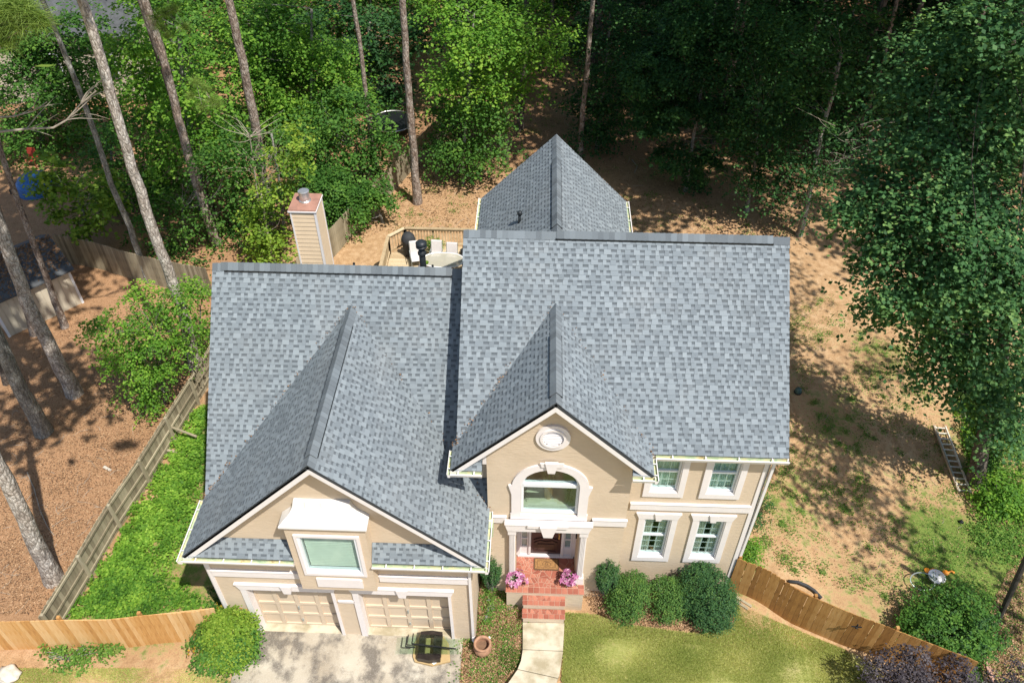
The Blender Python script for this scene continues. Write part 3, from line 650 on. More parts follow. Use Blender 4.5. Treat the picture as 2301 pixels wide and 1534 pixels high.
# ---- garage doors
for (x0, x1, z0, z1) in GD:
    g = bpy.data.objects.new('garage_door', None); COL.objects.link(g); g.parent = house; g.location = ((x0+x1)/2, -1.8, z0)
    yy = -1.80; G = M['garagedoor']; T = M['trim']
    MB().box(x0, x1, yy, yy+.04, z0+.05, z1).obj('door_leaf', G, g)
    zs = np.linspace(z0+.06, z1, 5); xs = np.linspace(x0, x1, 5)
    for i in range(4):
        for j in range(4):
            a0, a1, b0, b1 = xs[i]+.012, xs[i+1]-.012, zs[j]+.006, zs[j+1]-.006
            ml = .06 if i else .04
            hole = [(a0+.05, b0+.05), (a1-.05, b0+.05), (a1-.05, b1-.05), (a0+.05, b1-.05)]
            MB().prism_y([(a0-.012, b0), (a1+.012, b0), (a1+.012, b1), (a0-.012, b1)], yy-.04, yy-.001, holes=[hole]).obj('panel', G, g)
    m = MB(); xc = xs[2]; m.box(xc-.02, xc+.02, yy-.07, yy-.041, z0+.3, z0+.42); m.box(xc-.015, xc+.015, yy-.08, yy-.041, z0+1.0, z0+1.16); m.obj('handle', M['bracketgrey'], g)
    m = MB(); m.box(x0-.16, x0+.012, -2.13, -2.081, z0, z1+.02); m.box(x0-.03, x0+.012, -2.0805, -1.85, z0, z1+.001); m.obj('jamb', T, g); MB().box(x1-.012, x1+.07, -2.13, -2.081, z0, z1+.02).obj('jamb', T, g)
    xr = x1+.16
    MB().prism_y([(x0-.16, z1+.02), (x1+.08, z1+.02), (xr, z1+.27), (x0-.26, z1+.27)], -2.15, -2.081).obj('header', T, g)
    MB().box(x0-.27, xr+.01, -2.17, -2.081, z1+.271, z1+.31).obj('header', T, g)
    c = (x0+x1)/2; MB().prism_y([(c-.1, z1-.02), (c+.1, z1-.02), (c+.16, z1+.34), (c-.16, z1+.34)], -2.22, -2.171).obj('keystone', T, g)
    MB().box(x0, x1, -2.09, -1.76, z0-.3, z0+.03).obj('sill', M['walk'], g)
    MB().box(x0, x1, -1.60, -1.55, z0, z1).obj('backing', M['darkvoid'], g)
# ---- bay box window
bay = bpy.data.objects.new('box_window', None); COL.objects.link(bay); bay.parent = house; bay.location = (-5.1, -2.3, 3.4)
BX0, BX1, BY = -6.13, -4.08, -2.46
wo_ = (-5.85, -4.33, 4.30, 5.98)
MB().prism_y([(BX0, 3.42), (BX1, 3.42), (BX1, 6.42), (BX0, 6.42)], BY, BY+.1, holes=[rect(wo_)]).obj('front_wall', ST, bay)
m = MB(); m.box(BX0, BX0+.1, BY+.1, -2.082, 3.42, 6.42); m.box(BX1-.1, BX1, BY+.1, -2.082, 3.42, 6.42); m.box(BX0+.1, BX1-.1, BY+.1, -2.082, 3.42, 3.5); m.obj('side_wall', ST, bay)
m = MB(); x0, x1, z0, z1 = wo_
m.prism_y([(x0-.08, z0-.10), (x1+.08, z0-.10), (x1+.08, z1+.08), (x0-.08, z1+.08)], BY-.05, BY-.001, holes=[rect(wo_)]); m.obj('trim', M['trim'], bay)
m = MB(); m.prism_y(rect((x0, x1, z0, z1)), BY-.02, BY+.14, holes=[rect((x0+.07, x1-.07, z0+.09, z1-.07))]); m.obj('frame', M['vinyl'], bay)
MB().box(x0+.07, x1-.07, BY+.05, BY+.056, z0+.09, z1-.07).obj('pane', M['glass'], bay)
m = MB()
for k in range(19):
    zz = z0+.2+(z1-z0-.32)*k/18; m.add([(x0+.1, BY+.10, zz-.02), (x1-.1, BY+.10, zz-.02), (x1-.1, BY+.13, zz+.018), (x0+.1, BY+.13, zz+.018)], [(0,1,2,3)])
m.obj('blind', M['blind'], bay)
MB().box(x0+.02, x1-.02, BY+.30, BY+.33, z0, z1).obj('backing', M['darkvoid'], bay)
MB().prism_y([(-5.66, 3.62), (-4.42, 3.62), (-4.42, 3.98), (-4.50, 4.03), (-5.66, 4.03)], BY-.045, BY-.001).obj('apron_panel', M['trim'], bay)
mr = MB(); fl = [(BX0-.08, BY-.09, 6.44), (BX1+.08, BY-.09, 6.44), (BX1+.08, -2.085, 6.44), (BX0-.08, -2.085, 6.44)]
prev = fl
prof = [(0, 0), (.10, .10), (.26, .24), (.36, .42), (.40, .60)]
rows = []
for ins, up in prof:
    rows.append([(BX0-.08+ins, -2.085, 6.46+up), (BX0-.08+ins, BY-.09+ins*.86, 6.46+up), (BX1+.08-ins, BY-.09+ins*.86, 6.46+up), (BX1+.08-ins, -2.085, 6.46+up)])
for a, b in zip(rows[:-1], rows[1:]): mr.add(a+b, [(0,1,5,4),(1,2,6,5),(2,3,7,6)])
mr.add(rows[-1], [(0,1,2,3)]); mr.box(BX0-.08, BX1+.08, BY-.09, -2.085, 6.40, 6.46); mr.obj('metal_roof', M['metalroof'], bay)
for t in (.22, .5, .78):
    pts = []
    for ins, up in prof: xx0 = BX0-.08+ins; xx1 = BX1+.08-ins; pts.append((xx0+(xx1-xx0)*t, BY-.09+ins*.86-.004, 6.462+up))
    s_ = MB(); 
    for a, b in zip(pts[:-1], pts[1:]): s_.bar(a, b, .012, .02)
    s_.obj('seam', M['metalroof'], bay)

# ------------------------------------------------------------------ ROOFS with shingles
roof = bpy.data.objects.new('roof', None); COL.objects.link(roof); roof.parent = house; roof.location = (0, 2, 7)
def mainz(x, y):  z = min(6.93+.914*(y+.25), 6.93+.914*(8.33-y)); return z if -1.95 <= x <= 6.76 and -.3 < y < 8.4 else -9
def smallz(x, y): return 6.93+1.008*(2.61-abs(x-.58)) if -1.0 < y < 2.63 and abs(x-.58) < 2.62 else -9
def wingz(x, y): return 6.93+1.0*(2.65-abs(x-.62)) if 5.4 < y < 11.7 and abs(x-.62) < 2.66 else -9
def garz(x, y):
    z = min(4.78+1.044*(y+.6), 4.78+1.044*(8.56-y)); return z if (-9.08 <= x <= -2.03 or (x <= -1.13 and y < 0)) and -.62 < y < 8.6 else -9
def ggz(x, y): return 4.78+1.0*(4.01-abs(x+5.1)) if -2.5 < y < 3.3 and abs(x+5.1) < 4.02 else -9
ZF = [mainz, smallz, wingz, garz, ggz]
units = []     # (score, verts, faces, tones)
def shingle_plane(O, U, V, Ulen, Vlen, lo, hi, seed, thick=True, over=()):
    rs = random.Random(seed); O = np.array(O, float); U = np.array(U, float); V = np.array(V, float); U /= np.linalg.norm(U); V /= np.linalg.norm(V)
    N = np.cross(U, V); N = N if N[2] > 0 else -N
    e = .142; nc = int(Vlen/e)+1
    if thick:    # deck slab under the shingles, from the outline of the plane
        ks = np.linspace(0, Vlen, 26); L = [O+U*lo(v)+V*v for v in ks]; R = [O+U*hi(v)+V*v for v in ks]; m = MB()
        vs = [p-N*.012 for p in L]+[p-N*.012 for p in R]+[p-N*.085 for p in L]+[p-N*.085 for p in R]; n = len(ks); F = []
        for i in range(n-1):
            F += [(i, i+1, n+i+1, n+i), (2*n+i, 2*n+i+1, 3*n+i+1, 3*n+i), (i, i+1, 2*n+i+1, 2*n+i), (n+i, n+i+1, 3*n+i+1, 3*n+i)]
        F += [(0, n, 3*n, 2*n), (n-1, 2*n-1, 4*n-1, 3*n-1)]
        m.add(vs, F).obj('roof_deck', M['darkdeck'], roof)
    for k in range(nc):
        v0 = k*e; v1 = min(v0+e, Vlen); 
        if v1-v0 < .02: continue
        vm = (v0+v1)/2; a, b = lo(vm), hi(vm); u = a+rs.uniform(-.2, 0)
        while u < b:
            tw = rs.choice((.09, .11, .13, .16, .20))*rs.uniform(.85, 1.15); gw = rs.choice((.08, .10, .12, .15))
            ua, ub, uc = max(u, a), min(u+tw, b), min(u+tw+gw, b); u = u+tw+gw
            if uc-ua < .02: continue
            ub = max(ub, ua+.005)
            c = O+U*(ua+uc)/2+V*vm
            hid = False
            for zf in over:
                zz = max(zf(c[0]+dx, c[1]+dy) for dx, dy in ((0, 0),)); 
                if zz > c[2]+.30: hid = True
            if hid: continue
            def P(uu, vv, h): return O+U*uu+V*vv+N*h
            tt = rs.choice((.94, .89, .85, .81, .78, .74, .68, .58))*rs.uniform(.94, 1.06)
            gt = rs.choice((.85, .78, .72, .66, .62))*rs.uniform(.94, 1.06)
            h0, h1 = .011, .001; th = .008; vs = []; fs = []; ts = []
            def q(pts, tone): b0 = len(vs); vs.extend(pts); fs.append(tuple(range(b0, b0+4))); ts.append(min(1, max(0, tone)))
            q([P(ua, v0, h0+th), P(ub, v0, h0+th), P(ub-.004, v1, h1+th), P(ua+.004, v1, h1+th)], tt)
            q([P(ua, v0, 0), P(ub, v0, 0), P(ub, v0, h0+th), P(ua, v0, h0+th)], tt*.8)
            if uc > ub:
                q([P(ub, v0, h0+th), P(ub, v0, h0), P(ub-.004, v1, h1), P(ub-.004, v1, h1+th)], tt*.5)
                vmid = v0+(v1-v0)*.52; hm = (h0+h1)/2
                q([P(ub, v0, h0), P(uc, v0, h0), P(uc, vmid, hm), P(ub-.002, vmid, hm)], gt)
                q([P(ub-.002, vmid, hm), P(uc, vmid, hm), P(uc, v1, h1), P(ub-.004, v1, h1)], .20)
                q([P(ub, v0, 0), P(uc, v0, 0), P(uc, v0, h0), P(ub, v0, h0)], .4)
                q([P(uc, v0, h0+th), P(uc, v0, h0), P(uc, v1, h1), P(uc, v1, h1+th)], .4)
            d = CAM-c; D2 = d@d; cosv = (N@d)/math.sqrt(D2)
            q_ = c-CAM; fz = q_@CF; inside = 0 < (PW/2+PF*(q_@CR)/fz) < PW and 0 < (PH/2-PF*(q_@CU)/fz) < PH
            occ = any(zf(c[0], c[1]) > c[2]+.03 for zf in ZF)
            score = (uc-ua)*(v1-v0)*cosv/D2 if (inside and cosv > 0 and not occ and uc > ub+.04) else -1
            units.append((score, vs, fs, ts))
r2 = math.hypot
# main front / back
s1 = math.hypot(4.29, 3.92)
shingle_plane((-1.95, -.25, 6.93), (1, 0, 0), (0, 4.29, 3.92), 8.71, s1, lambda v: 0, lambda v: 8.71, 1, over=(smallz,))
shingle_plane((-1.95, 8.33, 6.93), (1, 0, 0), (0, -4.29, 3.92), 8.71, s1, lambda v: 0, lambda v: 8.71, 2, over=(wingz,))
# garage front / back
s2 = math.hypot(4.58, 4.78)
shingle_plane((-9.08, -.6, 4.78), (1, 0, 0), (0, 4.58, 4.78), 7.05, s2, lambda v: 0, lambda v: 7.95 if v < .58/4.58*s2 else 7.05, 3, over=(ggz,))
shingle_plane((-9.08, 8.56, 4.78), (1, 0, 0), (0, -4.58, 4.78), 7.05, s2, lambda v: 0, lambda v: 7.05, 4)
# gables: U runs back along y
def gable(xc, hw, z0, rise, yf, yv0, yvr, sd):
    L = math.hypot(hw, rise)
    for sgn in (-1, 1):
        shingle_plane((xc+sgn*hw, yf, z0), (0, 1, 0), (-sgn*hw, 0, rise), 0, L, lambda v: 0, lambda v: (yv0+(yvr-yv0)*v/L)-yf+.12, sd+sgn)
gable(.58, 2.61, 6.93, 2.63, -.98, -.25, 2.63, 20)
gable(-5.1, 4.01, 4.78, 4.01, -2.44, -.6, 3.25, 30)
Lw = math.hypot(2.65, 2.65)
for sgn in (-1, 1):
    shingle_plane((.62+sgn*2.65, 11.66, 6.93), (0, -1, 0), (-sgn*2.65, 0, 2.65), 0, Lw, lambda v: 0, lambda v: 11.66-(8.33-2.9*v/Lw)+.12, 40+sgn)
# skirt roof below the garage gable, eave returns of the small gable
def skirt(x0, x1, yb, zb, yt, zt, sd):
    L = math.hypot(yt-yb, zt-zb); shingle_plane((x0, yb, zb), (1, 0, 0), (0, yt-yb, zt-zb), x1-x0, L, lambda v: max(0, 0), lambda v: x1-x0, sd)
L_ = 0
ZS = ZF; ZF = []
def skirt2(x0, x1, xt0, xt1, yb, zb, yt, zt, sd):
    L = math.hypot(yt-yb, zt-zb); shingle_plane((x0, yb, zb), (1, 0, 0), (0, yt-yb, zt-zb), x1-x0, L, lambda v: (xt0-x0)*v/L, lambda v: (x1-x0)+(xt1-x1)*v/L, sd, True)
skirt2(-9.0, -6.14, -8.55, -6.14, -2.44, 4.80, -2.085, 5.22, 50); skirt2(-4.07, -1.25, -4.07, -1.62, -2.44, 4.80, -2.085, 5.22, 51)
skirt2(-1.95, -1.22, -1.62, -1.22, -.98, 6.93, -.605, 7.28, 52); skirt2(2.64, 3.1, 2.64, 2.85, -.98, 6.93, -.605, 7.28, 53)
ZF = ZS
units.sort(key=lambda t: -t[0])
for sc_, vs, fs, ts in units[:300]:
    o = np.mean(vs, 0); m = MB(); m.v = [tuple(p-o) for p in vs]; m.f = list(fs); m.m = [0]*len(fs); m.tone = list(ts)
    ob = bpy.data.objects.new('shingle', m.mesh('shingle', M['shingle'], fix=False)); COL.objects.link(ob); ob.parent = roof; ob.location = tuple(o); ob.matrix_parent_inverse = world_of(roof).inverted()
VV = []; FF = []; TT = []; b = 0
for sc_, vs, fs, ts in units[300:]:
    VV += vs; FF += [tuple(b+i for i in f) for f in fs]; TT += ts; b += len(vs)
o = link('shingle', npmesh('shingles', np.array(VV), np.array(FF), [M['shingle']], TT), roof); o['kind'] = 'stuff'
del units, VV, FF, TT
# ridge caps and ridge vents
def ridge(p, q, slope1, slope2, vent=None, side=None, hw=.15):
    p = np.array(p, float); q = np.array(q, float); L = np.linalg.norm(q-p); d = (q-p)/L; sx = np.array((d[1], -d[0], 0.0)); n = int(L/.15)
    for i in range(n):
        a = L*i/n; bq = a+.205; raised = vent is not None and vent[0] <= (a+.08)/L <= vent[1]; up = .055 if raised else 0.02
        m = MB(); V = []
        for t, hh in ((a, .022), (min(bq, L), .004)):
            c = p+d*t
            for s, r in ((-hw, -hw*slope1), (-hw*.35, -hw*.35*slope1+.004), (0, .006), (hw*.35, -hw*.35*slope2+.004), (hw, -hw*slope2)):
                V.append(c+sx*s+np.array((0, 0, r+up+hh)))
        k = len(V); V += [v-np.array((0, 0, .014)) for v in V[:5]]
        m.add(V, [(0,1,6,5),(1,2,7,6),(2,3,8,7),(3,4,9,8),(0,1,k+1,k),(1,2,k+2,k+1),(2,3,k+3,k+2),(3,4,k+4,k+3)], None, random.choice((.3, .42, .5, .58, .65)))
        m.obj('ridge_cap', M['shingle'], roof)
    if vent:
        m = MB(); a, b_ = p+d*L*vent[0], p+d*L*vent[1]
        for s, sl_ in ((-1, slope1), (1, slope2)):
            o1 = sx*s*(hw-.015)+np.array((0, 0, -hw*sl_+.045)); m.bar(a+o1, b_+o1, .05, .05)
        m.obj('ridge_vent', M['black'], roof)
ridge((6.76, 4.04, 10.85), (-1.95, 4.04, 10.85), .914, .914, (.05, .715), hw=.16)
ridge((-2.03, 3.98, 9.56), (-9.08, 3.98, 9.56), 1.044, 1.044, (.04, .95), hw=.16)
ridge((.58, -.98, 9.56), (.58, 2.62, 9.56), 1.0, 1.0, (.08, .68))
ridge((-5.1, -2.44, 8.79), (-5.1, 3.28, 8.79), 1.0, 1.0, (.06, .86))
ridge((.62, 5.45, 9.58), (.62, 11.66, 9.58), 1.0, 1.0, (.12, .72))
# rake boards / fascia
def bd(p, q, wd=.03, ht=.19, name='rake_board', off=(0, 0, -.17)):
    p = np.array(p)+off; q = np.array(q)+off; MB().bar(p, q, wd, ht).obj(name, M['gutter'], house)
for (xc, hw, z0, rise, yf) in ((.58, 2.61, 6.93, 2.63, -.965), (-5.1, 4.01, 4.78, 4.01, -2.425)):
    bd((xc-hw, yf, z0), (xc, yf, z0+rise)); bd((xc+hw, yf+.002, z0), (xc, yf+.002, z0+rise))
    for s in (-1, 1):
        m = MB(); a = .14; yb_ = -.602 if xc > 0 else -2.082
        m.add([(xc+s*hw, yf, z0-a), (xc, yf, z0+rise-a), (xc, yb_, z0+rise-a), (xc+s*hw, yb_, z0-a)], [(0,1,2,3)]).obj('soffit', M['stucco'], house)
for xx in (-1.93, 6.74): bd((xx, -.25, 6.93), (xx, 4.04, 10.85)); bd((xx, 8.33, 6.93), (xx, 4.04, 10.85))
for xx in (-9.06, -2.05): bd((xx, -.6 if xx < -5 else .1, 4.78 if xx < -5 else 5.51), (xx, 3.98, 9.56)); bd((xx, 8.5, 4.85), (xx, 3.98, 9.56))
for xx in (-2.0, 3.24): MB().box(xx-.02, xx+.02, 8.33, 11.6, 6.72, 6.86).obj('fascia', M['gutter'], house)
MB().box(3.2, 6.7, -.22, -.19, 6.68, 6.84).obj('fascia', M['gutter'], house); MB().box(3.2, 6.7, -.19, 0, 6.66, 6.69).obj('soffit', M['stucco'], house)
MB().box(-9.05, -6.14, -2.40, -2.082, 4.60, 4.64).obj('soffit', M['stucco'], house); MB().box(-4.07, -1.2, -2.40, -2.082, 4.60, 4.64).obj('soffit', M['stucco'], house)
# gutters
def gutter(p, q, out, nb=None, w_=.125, h_=.12, endl=True):
    p = np.array(p, float); q = np.array(q, float); o = np.array(out, float); d = (q-p)/np.linalg.norm(q-p); up = np.array((0, 0, 1.))
    g = bpy.data.objects.new('gutter', None); COL.objects.link(g); g.parent = house; g.location = tuple((p+q)/2)
    def strip(a, b_, t, name, mat):   # profile a->b_ swept, thickness t
        m = MB(); n = np.cross(d, b_-a); n = n/np.linalg.norm(n)*t
        m.add([p+a, q+a, q+b_, p+b_, p+a+n, q+a+n, q+b_+n, p+b_+n], [(0,1,2,3),(4,5,6,7),(0,1,5,4),(2,3,7,6),(0,3,7,4),(1,2,6,5)]); return m
    W = o*w_; Hh = up*h_
    m = MB()
    def quad(m, a, b_, mat): m.add([p+a, q+a, q+b_, p+b_], [(0,1,2,3)], mat)
    G, I = M['gutter'], M['gutin']
    quad(m, W+up*0, W*.75-Hh, G); quad(m, W*.75-Hh, -Hh, G)
    quad(m, -Hh*.8+W*.03, up*.01+W*.03, I); quad(m, -Hh*.55+W*.03, W*.86-Hh*.55, I); quad(m, W*.86-Hh*.6, W*.9, I)
    quad(m, W, W*.86, G); quad(m, W*1.06+up*.012, W*.84+up*.012, G); quad(m, W*1.06+up*.012, W*1.06-up*.02, G)
    for e in (p, q): m.add([e+W, e+W*.75-Hh, e-Hh, e+up*.0], [(0,1,2,3)], G)
    me = m.mesh('gutter_trough', fix=False); link('trough', me, g)
    L = np.linalg.norm(q-p); nb = nb or max(1, int(L/.95))
    for i in range(nb):
        c = p+d*L*(i+.5)/nb+up*.014; MB().bar(c, c+W, .03, .012).obj('bracket', M['gutter'], g)
gutter((3.30, -.245, 6.89), (6.76, -.245, 6.89), (0, -1, 0), 4)
gutter((-2.04, -.975, 6.89), (-1.22, -.975, 6.89), (0, -1, 0), 2); gutter((2.64, -.975, 6.89), (3.20, -.975, 6.89), (0, -1, 0), 1)
gutter((-2.04, -1.10, 6.893), (-2.04, -.3, 6.893), (-1, 0, 0), 2, .08); gutter((3.20, -1.10, 6.893), (3.20, -.37, 6.893), (1, 0, 0), 2, .10)
gutter((-9.12, -2.435, 4.74), (-6.14, -2.435, 4.74), (0, -1, 0), 4); gutter((-4.07, -2.435, 4.74), (-1.09, -2.435, 4.74), (0, -1, 0), 4)
gutter((-9.11, -2.56, 4.743), (-9.11, -.6, 4.743), (-1, 0, 0), 3); gutter((-1.09, -2.56, 4.743), (-1.09, -.66, 4.743), (1, 0, 0), 3, .10)
gutter((-2.03, 8.4, 6.89), (-2.03, 11.7, 6.89), (-1, 0, 0), 4); gutter((3.27, 8.4, 6.89), (3.27, 11.7, 6.89), (1, 0, 0), 4)
# downspouts
ds = bpy.data.objects.new('downspout', None); COL.objects.link(ds); ds.parent = house; ds.location = (-1.45, -2.12, .1)
MB().bar((-1.56, -2.13, 4.5), (-1.56, -2.13, .33), .075, .06, up=(0, 1, 0)).obj('pipe', M['gutter'], ds)
MB().tube([(-1.56, -2.13, .4), (-1.56, -2.16, .24), (-1.48, -2.22, .16), (-1.35, -2.20, .18), (-1.05, -2.06, .26)], .05, 8).obj('elbow', M['white'], ds)
MB().bar((6.5, -.1, 6.72), (6.5, .05, .2), .07, .07, up=(0, 1, 0)).obj('downspout', M['gutter'], house)
MB().bar((-8.9, -2.0, 4.5), (-8.9, -2.0, -.1), .07, .07, up=(0, 1, 0)).obj('downspout', M['gutter'], house)
MB().box(-1.08, -.96, -1.2, -.9, 4.3, 4.75).obj('splash_guard', M['gutin'], house)
# vents through the roof
def pipe_vent(x, y, ztop, r, big=False):
    z0 = max(f(x, y) for f in ZF)-.1
    v = bpy.data.objects.new('vent_pipe', None); COL.objects.link(v); v.parent = house; v.location = (x, y, z0)
    MB().tube([(x, y, z0), (x, y, ztop-.1)], r, 14).obj('stack', M['blackvent'], v, True)
    if big:
        m = MB(); m.lathe((x, y, ztop-.42), [(r, -.05), (r*1.35, 0), (r*1.35, .06), (r, .1)], 16); m.lathe((x, y, ztop-.16), [(r, -.06), (r*1.75, 0), (r*1.75, .03), (r, .05)], 16)
        m.lathe((x, y, ztop), [(r*1.7, -.08), (r*1.75, -.02), (r*1.2, .03), (0, .05)], 16); m.obj('cap', M['blackvent'], v, True)
    else:
        MB().lathe((x, y, ztop), [(0, -.1), (r*1.6, -.09), (r*1.6, 0), (r, .03), (0, .04)], 12).obj('cap', M['blackvent'], v, True)
pipe_vent(-3.34, 5.25, 9.55, .095, True); pipe_vent(-.54, 8.0, 8.82, .05)
for (px_, yq) in ((795, 4.6), (972, 4.6)):
    pz = at(px_, 591 if px_ < 900 else 596, yq); MB().tube([(pz[0], yq, 8.7), (pz[0], yq, pz[2])], .035, 8).obj('vent_pipe', M['black'], house)
pts_ = []
for (a, b, n_) in (((-9.12, -.6, 4.85), (-5.1, 3.27, 8.86), 130), ((-1.1, -.6, 4.85), (-5.1, 3.27, 8.86), 60), ((-2.03, -.25, 7.0), (.58, 2.63, 9.63), 70), ((3.19, -.25, 7.0), (.58, 2.63, 9.63), 45)):
    a, b = np.array(a), np.array(b); t_ = RNG.uniform(0, 1, n_)**1.5; pts_.append(a+(b-a)*t_[:, None]+RNG.normal(0, .05, (n_, 3))*np.array((1, 1, .2)))
C_ = np.concatenate(pts_); DEB = C_
# ---- chimney
ch = bpy.data.objects.new('chimney', None); COL.objects.link(ch); ch.parent = house; ch.location = (-7.68, 8.7, 0)
CX0, CX1, CY0, CY1, CZ = -8.12, -7.27, 8.25, 9.2, 8.45
MB().box(CX0+.03, CX1-.03, CY0+.03, CY1-.03, -.6, CZ).obj('chase', M['siding'], ch)
for k in range(26):
    z1 = CZ-.06-.168*k; z0 = z1-.168
    MB().add([(CX0+.05, CY0-.010, z0), (CX1-.05, CY0-.010, z0), (CX1-.05, CY0+.004, z1), (CX0+.05, CY0+.004, z1), (CX0+.05, CY0+.03, z0), (CX1-.05, CY0+.03, z0)], [(0,1,2,3),(0,1,5,4)]).obj('siding_board', M['siding'], ch)
    MB().add([(CX1+.008, CY0+.05, z0), (CX1+.008, CY1-.05, z0), (CX1-.002, CY1-.05, z1), (CX1-.002, CY0+.05, z1), (CX1-.03, CY0+.05, z0), (CX1-.03, CY1-.05, z0)], [(0,1,2,3),(0,1,5,4)]).obj('siding_board', M['siding'], ch)
m = MB()
for xx in (CX0, CX1-.05): m.box(xx, xx+.05, CY0-.02, CY0+.05, -.6, CZ)
m.box(CX1-.05, CX1+.02, CY0-.019, CY0+.05, -.6, CZ-.001); m.box(CX1-.05, CX1+.02, CY1-.05, CY1+.02, -.6, CZ); m.obj('corner_board', M['gutter'], ch)
m = MB(); m.box(CX0-.05, CX1+.05, CY0-.05, CY1+.05, CZ, CZ+.05, M['gutter']); m.box(CX0-.03, CX1+.03, CY0-.03, CY1+.03, CZ+.05, CZ+.10, M['copper']); m.obj('cap', None, ch)
m = MB(); m.lathe((-7.70, 8.78, CZ+.1), [(.20, 0), (.20, .03), (.165, .06), (.165, .12), (.175, .13), (.175, .34), (.185, .35), (.185, .38), (.14, .4), (0, .41)], 22); m.obj('flue', M['steel'], ch)
# ================================================================== PART 2: yard and wood
# ---- leaf clouds (numpy)
def leaf_mesh(name, C, D, size, mat, tone, aspect=1.35, up=.66, bend=.25, extra=None):
    """C centres (n,3); D outward directions; one bent four-cornered leaf each"""
    n = len(C); N = D*(1-up)*.8+np.array((0, 0, up))+RNG.normal(0, .27, (n, 3)); N /= np.linalg.norm(N, axis=1)[:, None]
    A = np.cross(N, RNG.normal(0, 1, (n, 3))); A /= np.linalg.norm(A, axis=1)[:, None]; B = np.cross(N, A)
    s = (size*RNG.uniform(.65, 1.35, n))[:, None]; w = s/aspect
    v0 = C-A*s*.5; v2 = C+A*s*.5-N*s*bend*.5; v1 = C+B*w*.5-N*s*bend*.3+A*s*.05; v3 = C-B*w*.5-N*s*bend*.3+A*s*.05
    V = np.stack([v0, v1, v2, v3], 1).reshape(-1, 3); i = np.arange(n)*4
    F = np.concatenate([np.stack([i, i+1, i+2], 1), np.stack([i, i+2, i+3], 1)])
    return npmesh(name, V, F, [mat], np.concatenate([tone, tone]))
FOL = 8.0
def sprays(blobs, dens, spr, per, flat=.16, hollow=.6, seed=None):
    """blobs: (centre, radii). returns leaf centres, outward dirs, tone"""
    Cs, Ds, Ts = [], [], []
    for c, r in blobs:
        c = np.array(c); r = np.array(r, float); k = max(6, int(FOL*dens*(r[0]*r[1]*r[2])**(2/3)/spr**2))
        u = RNG.normal(0, 1, (k, 3)); u /= np.linalg.norm(u, axis=1)[:, None]
        rr = RNG.uniform(hollow**2, 1.08, k)**.5; P = c+u*r*rr[:, None]
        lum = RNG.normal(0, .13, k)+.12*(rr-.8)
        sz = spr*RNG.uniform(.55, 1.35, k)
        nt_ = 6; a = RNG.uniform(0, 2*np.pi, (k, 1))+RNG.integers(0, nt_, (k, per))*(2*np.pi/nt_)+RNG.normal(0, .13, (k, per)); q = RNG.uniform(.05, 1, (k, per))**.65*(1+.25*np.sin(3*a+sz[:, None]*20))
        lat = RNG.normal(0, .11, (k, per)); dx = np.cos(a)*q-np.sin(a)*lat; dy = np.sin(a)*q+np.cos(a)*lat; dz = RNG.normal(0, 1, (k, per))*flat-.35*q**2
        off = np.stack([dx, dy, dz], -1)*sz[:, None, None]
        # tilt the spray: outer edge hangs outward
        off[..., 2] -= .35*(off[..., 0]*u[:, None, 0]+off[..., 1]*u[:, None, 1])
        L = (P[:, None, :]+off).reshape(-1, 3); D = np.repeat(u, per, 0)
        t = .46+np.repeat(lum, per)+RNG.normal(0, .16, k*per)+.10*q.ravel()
        Cs.append(L); Ds.append(D); Ts.append(t)
    return np.concatenate(Cs), np.concatenate(Ds), np.clip(np.concatenate(Ts), 0, 1)
def bez(p, q, k=6, wob=.15):
    p = np.array(p, float); q = np.array(q, float); w1 = np.array([random.uniform(-wob, wob) for _ in range(3)])*np.linalg.norm(q-p)*.3
    return [p+(q-p)*t+w1*math.sin(math.pi*t) for t in np.linspace(0, 1, k)]
